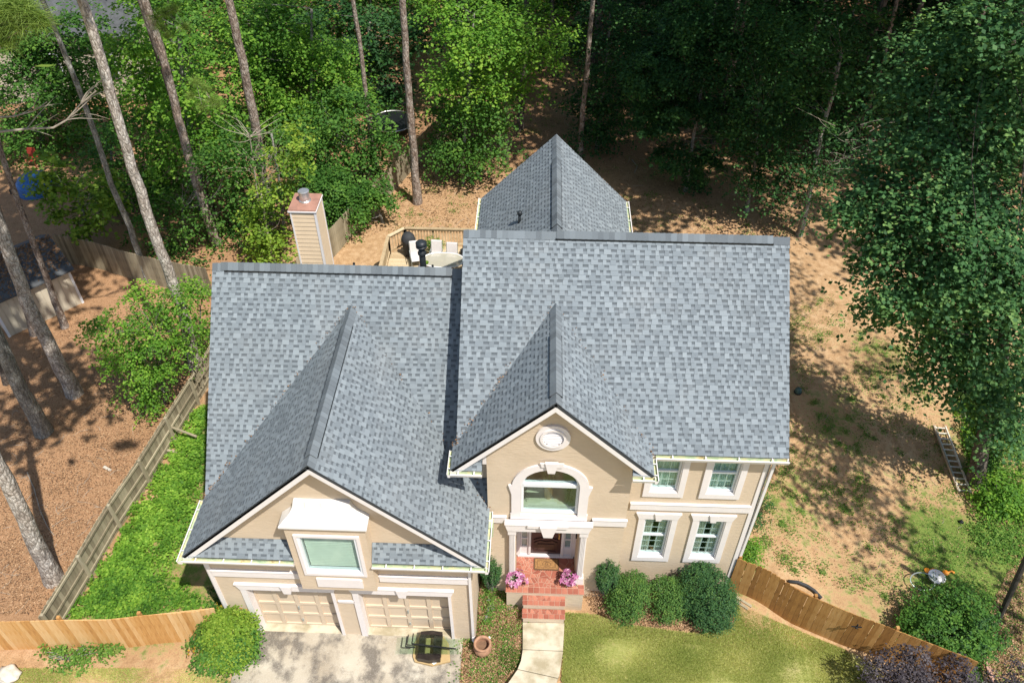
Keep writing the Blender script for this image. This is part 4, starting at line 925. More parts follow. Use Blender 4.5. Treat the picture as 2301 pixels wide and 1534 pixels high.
def tree(name, label, cat, base, trunk_pts, r0, barkm, blobs, leafm, size=.15, spr=1.0, per=95, dens=.85, group=None, nlimb=5, flare=1.3, canopy=None, twigs=0, **kw):
    """trunk_pts world points from the base up; blobs (centre, radii) leaf masses"""
    t = thing(name, label, cat, tuple(base), group)
    pts = [np.array(p, float) for p in trunk_pts]; n = len(pts)
    # resample
    P = []; 
    for a, b in zip(pts[:-1], pts[1:]):
        L = np.linalg.norm(b-a); k = max(2, int(L/.7)); 
        for i in range(k): P.append(a+(b-a)*i/k)
    P.append(pts[-1]); tot = len(P)
    P = [p+np.array((random.uniform(-1, 1), random.uniform(-1, 1), 0))*r0*.10*(0 if i == 0 else 1) for i, p in enumerate(P)]
    P = [P[0]-np.array((0, 0, .4))]+P
    r0 = r0*.84
    rs = [r0*flare*1.12, r0*flare]+[r0*(1+.25*math.exp(-i*.9))*(1-.55*i/tot) for i in range(1, tot)]
    m = MB(); m.tube(P, rs, 12 if r0 > .12 else 7, jit=.05)
    link('trunk', m.mesh('trunk', barkm, True), t)
    m = MB(); c = 0
    for cc, rr in blobs:
        for k in range(nlimb):
            # start from nearest height on the trunk
            u = np.array([random.gauss(0, 1) for _ in range(3)]); u /= np.linalg.norm(u); tip = np.array(cc)+u*np.array(rr)*.85
            zs = tip[2]-.35*np.hypot(*(tip[:2]-np.array(cc)[:2]))-.3
            st = min(P[1:], key=lambda p: abs(p[2]-zs)+.2*np.linalg.norm(p[:2]-tip[:2]))
            th = max(.012, r0*.09); m.tube(bez(st, tip, 6, .5), [th, th*.8, th*.6, th*.45, th*.3, th*.15], 5); c += 1
    if c: link('limbs', m.mesh('limbs', barkm, True), t)['kind'] = 'stuff'
    if blobs:
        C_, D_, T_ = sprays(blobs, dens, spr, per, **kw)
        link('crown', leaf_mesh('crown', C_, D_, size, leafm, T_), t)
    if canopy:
        C_, D_, T_ = sprays(canopy, .8, 1.2, 24); link('canopy', leaf_mesh('canopy', C_, D_, .42, leafm, T_), t)
    return t
def px_r(px, p): # radius in metres of px pixels at point p
    return px*np.linalg.norm(np.array(p)-CAM)/PF
def blob(px, py, rp, Y, fy=1.0, fz=.85, dy=0):
    p = at(px, py, Y+dy); r = px_r(rp*1.1, p); return (p, (r, r*fy, r*fz))
def path(pix, Y): return [at(a, b, Y) for a, b in pix]
def pcanopy(p, h, r): return [((p[0]+random.uniform(-1, 1), p[1]+random.uniform(-1, 1), h+random.uniform(-1, 1)), (r, r, r*.6))]

PINES = [
 ('tall pine with pale flaking bark and ivy at its foot beside the leaning fence', (440, 825), [(412, 700), (345, 520), (298, 380), (250, 210), (185, 0), (160, -80)], .27, 'palepine'),
 ('brown barked pine rising left of the chimney behind leafy trees', (612, 500), [(590, 390), (574, 285), (545, 135), (515, 0), (497, -80)], .30, 'pine'),
 ('pine trunk second from the left corner of the roof ridge, foot in red earth', (487, 548), [(445, 425), (400, 262), (362, 110), (325, 0), (300, -70)], .27, 'pine'),
 ('straight pine with silvery upper bark in the clearing behind the deck', (938, 457), [(925, 290), (912, 130), (905, 0), (901, -80)], .25, 'pine'),
 ('slender reddish pine with one bare side branch left of the silvery pine', (850, 430), [(828, 265), (812, 120), (793, 0), (783, -70)], .16, 'pine'),
 ('slim pine rising just right of the rear gable peak', (1303, 352), [(1310, 240), (1320, 150), (1332, 0), (1338, -70)], .19, 'pine'),
 ('big mottled pine crossing in front of the cream shed', (168, 885), [(118, 790), (62, 680), (0, 515), (-30, 430)], .33, 'palepine'),
 ('smooth barked leaning trunk with flared foot at the left edge', (100, 972), [(50, 880), (-5, 765), (-50, 660)], .33, 'greybark'),
 ('white barked pine right against the leaning grey fence at the lower left', (122, 1303), [(85, 1230), (40, 1130), (-12, 1030), (-60, 920)], .30, 'palepine'),
 ('thin dark pine in front of the right end of the shed', (146, 735), [(80, 560), (22, 400), (-10, 300)], .17, 'pine'),
 ('dark pine trunk close behind the mottled pine beside the shed', (78, 750), [(40, 620), (5, 500), (-20, 420)], .19, 'pine'),
 ('crooked grey mottled tree behind the light green sapling', (334, 632), [(292, 510), (250, 415), (205, 275), (150, 130), (115, 45)], .17, 'greybark'),
 ('short stub of dark trunk at the left picture edge', (16, 862), [(0, 820), (-40, 740)], .15, 'darkbark'),
 ('dark trunk with dappled bark half hidden behind the pine by the roof ridge', (492, 520), [(470, 450), (440, 380), (400, 260), (370, 170)], .19, 'darkbark'),
 ('straight dark trunk at the mouth of the shaded wood behind the rear gable', (1168, 292), [(1175, 200), (1182, 60), (1186, -40)], .22, 'darkbark'),
 ('dark leaning trunk at the top right between two shaded trees', (2005, 230), [(2030, 140), (2055, 60), (2080, -20)], .25, 'pine'),
 ('dark trunk deep in the shade right of the slim grey leaning tree', (1612, 322), [(1640, 170), (1660, 0), (1668, -60)], .26, 'darkbark'),
]
for pi_, (lab, bpx, pp, r, bm_) in enumerate(PINES):
    b = gp(*bpx); pts = [b]+path(pp, b[1])
    d = pts[-1]-pts[-2]; d /= np.linalg.norm(d); top = pts[-1]+d*5
    pts.append(top)
    cz = max(19, top[2]+1)
    right = b[0] > 2
    tree('pine_tree', lab, 'pine tree', b, pts, r, M[bm_], [], M['needle'], canopy=([((top[0], top[1], cz), (3.4, 3.4, 2.4)), ((top[0]+3, top[1]-1, cz+2), (2.6, 2.6, 1.6))] if pi_ not in (1, 2, 3, 4, 13) else [((top[0], top[1], cz+2), (1.9, 1.9, 1.5))]) if not right else [((top[0], top[1], cz), (5, 5, 3))])
print('pines', flush=True)
def btree(label, base, trunk, r0, blobs, leaf, bark_='greybark', name='broadleaf_tree', group=None, cat='tree', Y=None, **kw):
    b = gp(*base) if len(base) == 2 else np.array(base); Yb = b[1]
    pts = [b]+path(trunk, Yb)
    bl = [blob(*q[:3], Yb, dy=(q[3] if len(q) > 3 else 0)) for q in blobs]
    return tree(name, label, cat, b, pts, r0, M[bark_], bl, M[leaf], group=group, **kw)
W1 = 'trees of the wood behind the house'
btree('bright maple sapling spreading over the red earth beside the grey fence', (372, 905), [(365, 850), (355, 760)], .07,
      [(315, 695, 60, .3), (385, 675, 40, .6), (255, 755, 50), (350, 770, 74, .2), (290, 825, 52, -.5), (350, 845, 48, -.4), (312, 885, 34, -.7), (215, 745, 28), (410, 740, 36, .4), (330, 910, 20, -.8)], 'leaf_bright', nlimb=6, size=.10, spr=.55, per=80, dens=.7, flat=.12, hollow=.45)
btree('low bright green seedlings between the pale pine and the roof edge', (455, 790), [(450, 740), (450, 690)], .05, [(452, 720, 34), (440, 650, 30), (462, 770, 26), (420, 640, 26)], 'leaf_bright', nlimb=4, size=.10, spr=.45, per=50, dens=.8)
btree('broad sunlit sweetgum filling the upper left behind the pale pine', (455, 470), [(440, 350), (410, 200), (400, 60)], .2,
      [(380, 180, 90), (300, 150, 60), (450, 250, 80), (330, 290, 70, 1), (420, 340, 80, -1), (380, 60, 80), (470, 330, 55), (300, 60, 60), (250, 120, 40)], 'leaf_bright', group=W1, size=.17)
btree('leafy tree left of the chimney under the brown pine', (640, 520), [(630, 420), (610, 300)], .1,
      [(520, 330, 60), (600, 330, 60, 1), (640, 400, 50), (600, 470, 50, -1), (545, 420, 50), (520, 550, 50), (450, 580, 46, -1), (500, 480, 45)], 'leaf_mid', group=W1, size=.15)
btree('yellow green young tree right beside the chimney', (620, 600), [(600, 520), (585, 420)], .08, [(590, 500, 44), (640, 350, 40), (610, 420, 36), (625, 560, 40), (575, 560, 34), (660, 300, 30)], 'leaf_yellow', 'twig', group=W1, size=.15, spr=.6, per=50, dens=.8)
btree('layered sunlit tree between the brown pine and the slender reddish pine', (700, 330), [(700, 250), (700, 120), (700, 20)], .15,
      [(620, 130, 80), (560, 60, 70), (700, 170, 80), (650, 240, 70), (740, 120, 60), (640, 40, 60), (760, 200, 50), (720, 260, 60), (570, 180, 50)], 'leaf_bright', group=W1, size=.17)
btree('dense drooping green tree over the middle of the grey back fence', (820, 440), [(815, 400), (800, 330)], .12,
      [(760, 330, 70), (820, 320, 50), (720, 400, 60), (800, 400, 60, -.5), (690, 300, 60), (850, 270, 46), (770, 250, 60), (850, 350, 40)], 'leaf_mid', group=W1, size=.16)
btree('dark green shrubby tree hugging the fence right of the chimney', (860, 500), [(850, 470), (800, 440)], .09,
      [(760, 450, 55), (810, 450, 48, -.4), (850, 440, 36), (740, 410, 44), (780, 490, 34, -.6), (700, 470, 30)], 'leaf_mid', group=W1, size=.13, spr=.55)
btree('deep green tree behind the gap left of the silvery pine', (830, 250), [(830, 150), (830, 40)], .2,
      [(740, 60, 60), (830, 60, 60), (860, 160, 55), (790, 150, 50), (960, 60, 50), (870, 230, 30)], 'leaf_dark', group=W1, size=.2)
btree('round crowned maple on twin stems left of the rear gable', (1075, 402), [(1072, 370), (1065, 320)], .13,
      [(1040, 300, 70), (1090, 300, 55), (1010, 240, 60, 1), (1070, 350, 50, -.6), (1010, 330, 45), (1100, 240, 50), (1050, 230, 60), (1040, 370, 40, -.8), (975, 250, 36)], 'leaf_mid', 'pine', group=W1, size=.15)
btree('tall bright sweetgum above the twin stemmed maple', (1040, 412), [(1042, 330), (1055, 180), (1065, 30)], .12,
      [(1050, 60, 70), (1020, 150, 60), (1080, 160, 60), (1100, 60, 60), (1000, 20, 50), (1060, 200, 55)], 'leaf_bright', group=W1, size=.16)
btree('sunlit sweetgum leaning over the dark mouth of the wood', (1137, 357), [(1138, 250), (1136, 150), (1128, 20)], .15,
      [(1180, 90, 65), (1225, 130, 45), (1150, 160, 50), (1200, 40, 55), (1130, 260, 36), (1120, 60, 50), (1240, 60, 40), (1180, 190, 36)], 'leaf_bright', 'pine', group=W1, size=.15)
btree('hickory with long drooping yellow green leaves near the shed', (205, 560), [(195, 500), (170, 430)], .1,
      [(150, 440, 44), (180, 500, 34, -.5), (120, 420, 34), (215, 420, 40), (140, 500, 26, -.5), (230, 470, 30), (100, 380, 34)], 'leaf_yellow', group=W1, size=.2, spr=.6, per=40, dens=.7)
btree('shaded tree at the far upper left over the neighbour roof', (95, 330), [(90, 200), (85, 60)], .18,
      [(40, 220, 60), (120, 250, 60), (60, 130, 60), (160, 170, 60), (110, 60, 60), (30, 300, 50), (200, 250, 50), (180, 50, 50), (20, 60, 55), (80, 180, 55, -1), (150, 120, 50, -1), (230, 150, 45), (90, 310, 45, -1), (60, 355, 36, -2)], 'leaf_mid', group=W1, size=.18)
btree('green tree between the crooked grey tree and the pale pine', (250, 480), [(250, 400), (250, 330)], .12,
      [(250, 360, 50), (210, 330, 45), (290, 400, 50), (240, 440, 36), (330, 440, 50), (340, 380, 50), (380, 420, 46), (270, 290, 46)], 'leaf_mid', group=W1, size=.15)
btree('low leafy growth between the two pines left of the roof ridge', (420, 560), [(415, 520), (410, 470)], .08,
      [(390, 470, 46), (430, 520, 36, -.5), (350, 500, 36), (500, 390, 50, 1), (460, 350, 40), (400, 560, 30)], 'leaf_mid', group=W1, size=.14)
btree('pale stemmed tree with low skirts of leaves right of the rear gable', (1342, 332), [(1350, 240), (1364, 130), (1372, 30)], .13,
      [(1370, 180, 60), (1350, 250, 55), (1395, 110, 60), (1330, 280, 40, -.5), (1410, 200, 48), (1370, 40, 60), (1310, 220, 40), (1350, 300, 32), (1300, 110, 45), (1420, 60, 50)], 'leaf_dark', group=W1, size=.16, canopy=[((4, 33, 17), (6, 5, 4))])
btree('slender grey tree leaning right with bare dead twigs above thin leaves', (1540, 430), [(1552, 350), (1566, 260), (1585, 150), (1612, 0), (1625, -60)], .12,
      [(1510, 350, 36, -.5), (1560, 390, 32), (1500, 230, 60), (1470, 270, 45), (1590, 220, 45), (1590, 360, 28), (1610, 110, 55), (1520, 130, 70), (1560, 40, 70), (1460, 150, 60)], 'leaf_dark', group=W1, size=.14, spr=.5, canopy=[((9, 22, 19), (6, 6, 3.5))])
btree('dark layered tree whose crooked stem stands in the red clearing at right', (1678, 475), [(1684, 430), (1700, 350), (1700, 260)], .14,
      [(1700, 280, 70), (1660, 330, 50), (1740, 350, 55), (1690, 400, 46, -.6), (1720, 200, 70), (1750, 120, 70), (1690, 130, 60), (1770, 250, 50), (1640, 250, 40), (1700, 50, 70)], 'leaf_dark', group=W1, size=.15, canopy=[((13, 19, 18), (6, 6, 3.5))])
btree('pale green small tree between the dark layered tree and the big maple', (1795, 530), [(1812, 470), (1845, 300), (1872, 210), (1890, 120)], .17,
      [(1800, 400, 50), (1840, 350, 40), (1770, 330, 40), (1800, 460, 36), (1830, 280, 36), (1880, 300, 34), (1850, 190, 55), (1900, 60, 70), (1820, 80, 70), (1780, 180, 50), (1930, 180, 40)], 'leaf_dark', 'greybark', group=W1, size=.15, canopy=[((17, 20, 18), (6, 5, 3.5))])
# the big maple at the right
mb_ = gp(2192, 1082)
btree('huge maple with an ivy covered trunk filling the right side of the yard', (2192, 1082), [(2205, 1000), (2232, 920), (2250, 820), (2260, 700)], .36,
      [(2050, 640, 90, 1), (2120, 560, 130, 1), (2230, 600, 110), (2010, 470, 100, 3), (2120, 400, 120, 3), (2240, 440, 110, 2), (2050, 300, 90, 4.5), (2160, 250, 120, 4), (2260, 260, 100, 3), (2100, 130, 90, 5), (2220, 120, 110, 4), (2140, 740, 80, .5), (2240, 760, 90), (2100, 820, 46, .2), (2190, 850, 50, -.2), (2270, 860, 66, -.3), (2240, 920, 50, -.2), (2290, 960, 50, 0), (2210, 890, 40, -.4), (2000, 600, 50, 2), (1960, 440, 60, 4), (2290, 60, 90, 3), (2300, 640, 90), (2030, 700, 50, 1)],
      'leaf_maple', 'darkbark', nlimb=4, size=.15, spr=.8, per=85, dens=1.05, name='maple_tree', hollow=.4, flat=.2)
print('trees', flush=True)
# filler wood behind
LMK = [(-500, 'far beyond the left edge'), (-150, 'just off the left edge'), (60, 'at the left edge'), (230, 'behind the pale pine'), (400, 'behind the roof corner'), (570, 'behind the brown pine'), (700, 'behind the chimney'), (820, 'behind the slender reddish pine'), (930, 'behind the silvery pine'), (1060, 'behind the twin stemmed maple'), (1220, 'behind the rear gable'), (1370, 'right of the rear gable'), (1560, 'behind the slim grey tree'), (1750, 'behind the roof right end'), (1950, 'left of the big maple'), (2150, 'behind the big maple'), (2330, 'just off the right edge'), (2700, 'far beyond the right edge')]
fills = []
lab_l = 'sunlit leafy tree further back in the wood on the left'; lab_r = 'dark shaded tree far back in the wood on the right'
k = 0
for j, yy in enumerate((31, 37, 44, 52, 61)):
    n = int(15+j*2)
    for i in range(n):
        x = -36-j*4+(72+j*8)*(i+.5+random.uniform(-.35, .35))/n; y = yy+random.uniform(-2.2, 2.2)
        if j == 0 and -12 < x < 9.5: continue
        if j == 1 and 0 < x < 6: continue
        if -38 < x < -24 and y < 44: continue
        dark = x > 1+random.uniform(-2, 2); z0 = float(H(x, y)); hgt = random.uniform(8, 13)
        if j == 0: hgt *= .75
        bl = []
        for q in range(6):
            zz = z0+1.2+hgt*(q+.4)/6; r = random.uniform(1.6, 2.6)*(1.22 if dark else 1.08)*(1-.05*q); bl.append(((x+random.uniform(-1.4, 1.4), y+random.uniform(-1.2, 1.2), zz), (r, r, r*.8)))
        can = [((x, y, z0+hgt+7), (4.4, 4.4, 3))] if dark else None
        q_ = np.array((x, y, z0+3))-CAM; fx = PW/2+PF*(q_@CR)/(q_@CF); lm = LMK[min(range(len(LMK)), key=lambda i_: abs(LMK[i_][0]-fx))][1]
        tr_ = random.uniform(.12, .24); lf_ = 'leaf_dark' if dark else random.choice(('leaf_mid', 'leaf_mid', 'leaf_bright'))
        lab_ = '%s %s %s tree in the %s row of the wood %s' % ('stout' if tr_ > .18 else 'slim', 'tall' if hgt > 10 else 'lower', {'leaf_dark': 'shaded', 'leaf_mid': 'green', 'leaf_bright': 'bright'}[lf_], ('front', 'second', 'third', 'fourth', 'rearmost')[j], lm)
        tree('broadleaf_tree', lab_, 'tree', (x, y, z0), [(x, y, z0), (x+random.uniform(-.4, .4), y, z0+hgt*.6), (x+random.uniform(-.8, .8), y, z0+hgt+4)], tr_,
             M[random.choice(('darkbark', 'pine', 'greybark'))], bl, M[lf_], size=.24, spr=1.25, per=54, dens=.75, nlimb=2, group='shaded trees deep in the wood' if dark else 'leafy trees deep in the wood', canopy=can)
# tall trees on the right beyond the picture edge, they shade the yard
for (x, y, h, r) in ((24.5, 15, 17, 4.6), (29, 20, 18, 5), (23, 26, 19, 5)):
    z0 = float(H(x, y)); tree('broadleaf_tree', '%s tall broadleaf tree in the row beyond the right edge of the yard' % {24.5: 'nearest', 29: 'rightmost', 23: 'farthest'}[x], 'tree', (x, y, z0), [(x, y, z0), (x, y, z0+h)], .3, M['greybark'], [], M['leaf_dark'], group='tall trees beyond the right edge',
        canopy=[((x, y, h), (r, r, r*.75)), ((x+1, y+1.5, h-3.5), (r*.7, r*.7, r*.5))])
print('filler', flush=True)
for (x, y, cans, lab) in ((10.5, 30, [(12, 14, 17, 2.6), (10, 24, 19, 3.5), (8, 18, 17, 2.0)], 'tall shaded oak whose crown rises above the picture right of centre'),
    (18, 31, [(22, 24, 19, 4.5), (18, 30, 20, 4.5), (14, 29, 20, 4), (25, 32, 20, 5)], 'tall shaded oak rising behind the pale green small tree'),
    (3.5, 38, [(6, 30, 19, 4), (4, 37, 20, 4.5), (10, 36, 20, 4.5), (16, 38, 21, 5)], 'tall shaded oak in the middle of the dark wood'),
    (25, 40, [(22, 41, 21, 5), (29, 37, 21, 5), (12, 44, 21, 5)], 'tall shaded oak at the back of the dark wood')):
    z0 = float(H(x, y)); tree('oak_tree', lab, 'tree', (x, y, z0), [(x, y, z0), (x+.3, y, 9), (x, y-.3, 17)], .3, M['darkbark'], [], M['leaf_dark'], group='tall oaks over the dark wood', canopy=[((a, b, c), (r, r, r*.55)) for a, b, c, r in cans])
for (x, y, cans, lab) in ((19.5, -3.0, [(15.6, .2, 11.8, 1.9), (17.5, -2.2, 13, 2.0), (16.8, 2.0, 11.2, 1.6), (19.5, -3.5, 10, 1.8), (15.8, 6.3, 16, 2.6), (17.5, 9, 17, 3.2), (14.0, 9.6, 17.2, 2.6)], 'slender tree at the right yard border beyond the picture edge'),
    (21.5, 2.5, [(18.6, 1.8, 12.8, 1.7), (20.5, 5, 14.5, 2.0), (18.8, -1.2, 15, 2.0)], 'second slender tree at the right border beyond the picture edge')):
    z0 = float(H(x, y)); t_ = tree('slender_tree', lab, 'tree', (x, y, z0), [(x, y, z0), (x-.5, y, 6), (x-1.5, y, 12)], .2, M['greybark'], [((a, b, c), (r, r, r*.7)) for a, b, c, r in cans], M['leaf_dark'], size=.22, dens=.55, spr=.8, per=22, nlimb=5)
# undergrowth at the foot of the wood: stuff
def under(label, spots, leafm, size=.15, name='undergrowth', spr=.5, per=16, dens=1.2):
    bl = []
    for x, y, r in spots: bl.append(((x, y, float(H(x, y))+r*.35), (r, r, r*.6)))
    C_, D_, T_ = sprays(bl, dens*.24, spr, per); T_ = np.clip(T_+.22*np.sin(C_[:, 0]*3.1+np.sin(C_[:, 1]*2.3)*2)*np.cos(C_[:, 1]*2.7+C_[:, 0]), 0, 1); setp(link(name, leaf_mesh(name, C_, D_, size, leafm, T_)), label, 'undergrowth', kind='stuff')
sp = []
for _ in range(230):
    x = random.uniform(-36, 36); y = random.uniform(30, 62)
    if -1 < x < 8 and y < 34: continue
    sp.append((x, y, random.uniform(.6, 1.7)))
under('dark undergrowth of low bushes on the floor of the wood', sp, M['leaf_dark'])
sp = []
for px_, py_, rr in ((700, 520, .6), (690, 480, .8), (610, 560, .8), (560, 560, 1.0), (500, 560, .7), (430, 600, .6), (395, 650, .6), (840, 470, .7), (870, 455, .5), (730, 500, .7), (640, 450, 1.2), (560, 470, 1.0), (520, 430, 1.2), (640, 330, 1.6), (470, 610, .6), (700, 420, 1.2), (350, 560, .7), (600, 400, 1.4), (905, 440, .4), (300, 560, .6), (420, 470, 1.0), (330, 480, 1.0)):
    g_ = gp(px_, py_); sp.append((g_[0], g_[1], rr))
under('green bushes growing along the grey fence left of the chimney', sp, M['leaf_mid'], .13)
D_ = np.tile((0, 0, 1.), (len(DEB), 1)); o_ = link('valley_debris', leaf_mesh('valley_debris', DEB+np.array((0, 0, .02)), D_, .045, M['dead_leaf'], RNG.uniform(0, .7, len(DEB)), up=.7), house); o_['kind'] = 'stuff'
# ---- shrubs
def shrub(name, label, cat, base, blobs, leafm, size=.06, spr=.2, per=20, dens=1.7, core=None, stems=5, **kw):
    t = thing(name, label, cat, tuple(base)); m = MB()
    for c, r in blobs[:3]:
        for _ in range(stems):
            u = np.array([random.gauss(0, 1), random.gauss(0, 1), abs(random.gauss(0, 1))]); u /= np.linalg.norm(u); m.tube(bez(base, np.array(c)+u*np.array(r)*.8, 5, .3), [.02, .016, .012, .008, .004], 4)
    link('stems', m.mesh('stems', M['greybark']), t)
    C_, D_, T_ = sprays(blobs, dens, spr, per, **kw); link('foliage', leaf_mesh('foliage', C_, D_, size, leafm, T_, aspect=1.6), t); return t
def ground_blobs(lst):
    out = []
    for px_, py_, rp, zc, fz in lst:     # centre pixel, radius px, height of centre above ground
        z = 0
        for _ in range(20):
            p = atz(px_, py_, z+zc); z = .5*z+.5*float(H(p[0], p[1]))
        p = atz(px_, py_, z+zc); r = px_r(rp, p); out.append((p, (r, r, r*fz)))
    return out
def shr(name, label, cat, lst, leafm, **kw):
    bl = ground_blobs(lst); b = bl[0][0].copy(); b[2] = float(H(b[0], b[1])); return shrub(name, label, cat, b, bl, leafm, **kw)
shr('round_bush', 'round bush with yellow green and orange tipped leaves beside the driveway', 'bush', [(515, 1425, 56, .85, .9), (508, 1450, 50, .5, .8), (528, 1402, 40, 1.2, .8), (500, 1402, 38, 1.1, .8)], M['leaf_yellow'], size=.075, hollow=.7, dens=1.6)
bl = ground_blobs([(517, 1400, 50, 1.25, .7), (470, 1440, 40, .7, .8)]); C_, D_, T_ = sprays(bl, .14, .2, 10, hollow=.85); ob_ = link('orange_leaf_tips', leaf_mesh('tips', C_, D_, .07, M['leaf_orange'], T_), bpy.data.objects['round_bush']); ob_['kind'] = 'stuff'
C_, D_, T_ = sprays(ground_blobs([(495, 1450, 60, .5, .9), (530, 1440, 52, .7, .9)]), .8, .2, 18, hollow=.75); link('foliage', leaf_mesh('under', C_, D_, .075, M['leaf_mid'], T_), bpy.data.objects['round_bush'])
shr('clipped_bush', 'clipped round boxwood nearest the porch steps', 'bush', [(1413, 1335, 44, .6, .95), (1405, 1355, 40, .35, .8), (1425, 1318, 34, .8, .9)], M['leaf_box'], size=.05, spr=.16, hollow=.75, dens=1.9)
shr('clipped_bush', 'small ragged boxwood between its two larger neighbours', 'bush', [(1505, 1335, 38, .55, .9), (1500, 1365, 32, .3, .8), (1490, 1318, 24, .8, .9), (1530, 1320, 26, .7, .9)], M['leaf_box'], size=.05, spr=.16, hollow=.7, dens=1.8)
shr('clipped_bush', 'largest dark green boxwood at the right corner of the house', 'bush', [(1590, 1335, 56, .7, 1.1), (1570, 1300, 36, 1.15, .8), (1600, 1365, 50, .4, .9), (1545, 1345, 30, .5, .9), (1620, 1345, 34, .5, .9), (1580, 1285, 26, 1.3, .8)], M['leaf_yew'], size=.05, spr=.16, hollow=.75, dens=2.0)
def yew(label, base, top, w_, n):
    b = np.array(base); t = thing('yew_shrub', label, 'shrub', tuple(b)); C_, D_, T_ = [], [], []; m = MB()
    for i in range(n):
        a = random.uniform(0, 2*math.pi); rr = math.sqrt(random.random()); h = top*(1-.35*rr)*random.uniform(.75, 1); tip = b+np.array((math.cos(a)*rr*w_, math.sin(a)*rr*w_, h)); lowp = b+np.array((math.cos(a)*rr*w_*.25, math.sin(a)*rr*w_*.25, .05))
        m.tube(bez(lowp, tip, 5, .1), [.012, .01, .008, .006, .003], 4); ts = RNG.uniform(.25, 1, 110)**.8; P_ = lowp+(tip-lowp)*ts[:, None]+RNG.normal(0, .035, (110, 3)); C_.append(P_); D_.append(np.repeat(((tip-b)/np.linalg.norm(tip-b))[None, :], 110, 0)); T_.append(np.clip(.3+.35*ts+RNG.normal(0, .15, 110), 0, 1))
    link('stems', m.mesh('stems', M['greybark']), t); link('foliage', leaf_mesh('foliage', np.concatenate(C_), np.concatenate(D_), .055, M['leaf_yew'], np.concatenate(T_), aspect=2.2, up=.2), t)
yew('upright dark yew right of the porch between column and boxwood', tuple(gp(1357, 1332)), 2.2, .40, 80)
yew('upright dark yew left of the porch beside the garage corner', tuple(gp(1103, 1325)), 2.5, .34, 80)
shr('creeping_plant', 'thin trailing plant running down the bed below the left yew', 'plant', [(1100, 1345, 12, .15, .5), (1103, 1370, 12, .12, .5), (1098, 1395, 10, .1, .5), (1107, 1325, 12, .2, .5)], M['weed'], size=.05, spr=.14, dens=1.0)
shr('bright_bush', 'small glossy bush against the right side wall behind the brown fence', 'bush', [(1687, 1245, 28, .5, .9), (1690, 1225, 22, .8, .8)], M['leaf_bright'], size=.07, spr=.2)
shr('dark_bush', 'dark loose bush by the wall corner under the upper right windows', 'bush', [(1712, 1140, 24, .5, .9), (1700, 1165, 22, .4, .9)], M['leaf_dark'], size=.07, spr=.25, dens=1.0)
shr('spiky_shrub', 'large spiky shrub behind the far end of the brown fence', 'shrub', [(2120, 1400, 75, .9, .8), (2200, 1410, 50, .8, .8), (2090, 1420, 50, .6, .8), (2170, 1360, 50, 1.3, .8), (2180, 1450, 40, .5, .8), (2060, 1400, 30, .7, .7)], M['leaf_mid'], size=.09, spr=.26, dens=1.2)
sp_t = bpy.data.objects['spiky_shrub']; C_, D_, T_ = [], [], []
b0 = gp(2135, 1430)
for i in range(80):
    a = random.uniform(0, 6.283); el_ = random.uniform(.3, 1.35); d = np.array((math.cos(a)*math.cos(el_), math.sin(a)*math.cos(el_), math.sin(el_))); L = random.uniform(1.2, 2.2)
    ts = np.linspace(.3, 1, 60); P_ = b0+d*L*ts[:, None]-np.array((0, 0, .35))*(ts[:, None]**2)*math.cos(el_)+RNG.normal(0, .025, (60, 3)); C_.append(P_); D_.append(np.repeat(d[None], 60, 0)); T_.append(np.clip(.35+.3*ts+RNG.normal(0, .12, 60), 0, 1))
link('shoots', leaf_mesh('shoots', np.concatenate(C_), np.concatenate(D_), .085, M['leaf_yew'], np.concatenate(T_), aspect=2), sp_t)
shr('leafy_bush', 'bright leafy bush below the big maple at the right edge', 'bush', [(2255, 1100, 52, .7, .8), (2230, 1135, 36, .4, .8), (2290, 1120, 40, .6, .8)], M['leaf_bright'], size=.11, spr=.3, dens=1.3)
shr('leafy_bush', 'lower green bush beside the aluminium ladder under the maple', 'bush', [(2205, 985, 26, .4, .7), (2180, 925, 26, .4, .7), (2188, 1010, 18, .3, .7), (2190, 960, 22, .5, .7)], M['leaf_bright'], size=.11, spr=.3, dens=1.3)
shr('climbing_ivy', 'ivy wrapped round the trunk of the big maple', 'ivy', [(2206, 1050, 22, .6, 1.0), (2214, 1012, 26, 1.4, 1.0), (2222, 972, 30, 2.2, 1.0), (2232, 930, 34, 3.1, 1.0), (2242, 890, 36, 3.9, 1.0)], M['leaf_mid'], size=.10, spr=.25, dens=1.8)
shr('climbing_ivy', 'ivy on the foot of the pale pine by the leaning fence', 'ivy', [(432, 800, 11, .4, 1.4), (428, 780, 10, .8, 1.4), (424, 760, 9, 1.3, 1.3)], M['leaf_dark'], size=.08, spr=.16, dens=1.5)
shr('purple_tree', 'purple leaved plum tree rising in front of the far end of the brown fence', 'tree', [(2030, 1500, 42, 1.6, .8), (1990, 1520, 40, 1.4, .8), (2060, 1470, 26, 2.0, .8), (1960, 1485, 20, 1.6, .8), (2150, 1510, 34, 1.5, .8), (2140, 1545, 50, 1.2, .8), (2040, 1560, 60, 1.2, .8), (2290, 1510, 26, 1.4, .7), (2270, 1560, 40, 1.2, .7)], M['leaf_purple'], size=.075, spr=.24, dens=1.1)
C_, D_, T_ = sprays([((7.9, -6.0, 3.4), (.9, .8, .8)), ((7.2, -6.1, 3.1), (.5, .5, .5)), ((9.2, -6.1, 3.0), (.7, .6, .6))], 1.1, .3, 20); link('foliage', leaf_mesh('upper', C_, D_, .08, M['leaf_purple'], T_), bpy.data.objects['purple_tree'])

# bottom-left straggly plants
shr('straggly_shrub', 'straggly vine heap at the foot of the orange fence', 'shrub', [(150, 1475, 34, .15, .5), (200, 1462, 28, .2, .5), (120, 1455, 24, .2, .5), (245, 1455, 24, .25, .5), (170, 1495, 26, .1, .5)], M['weed'], size=.08, spr=.22, dens=.9)
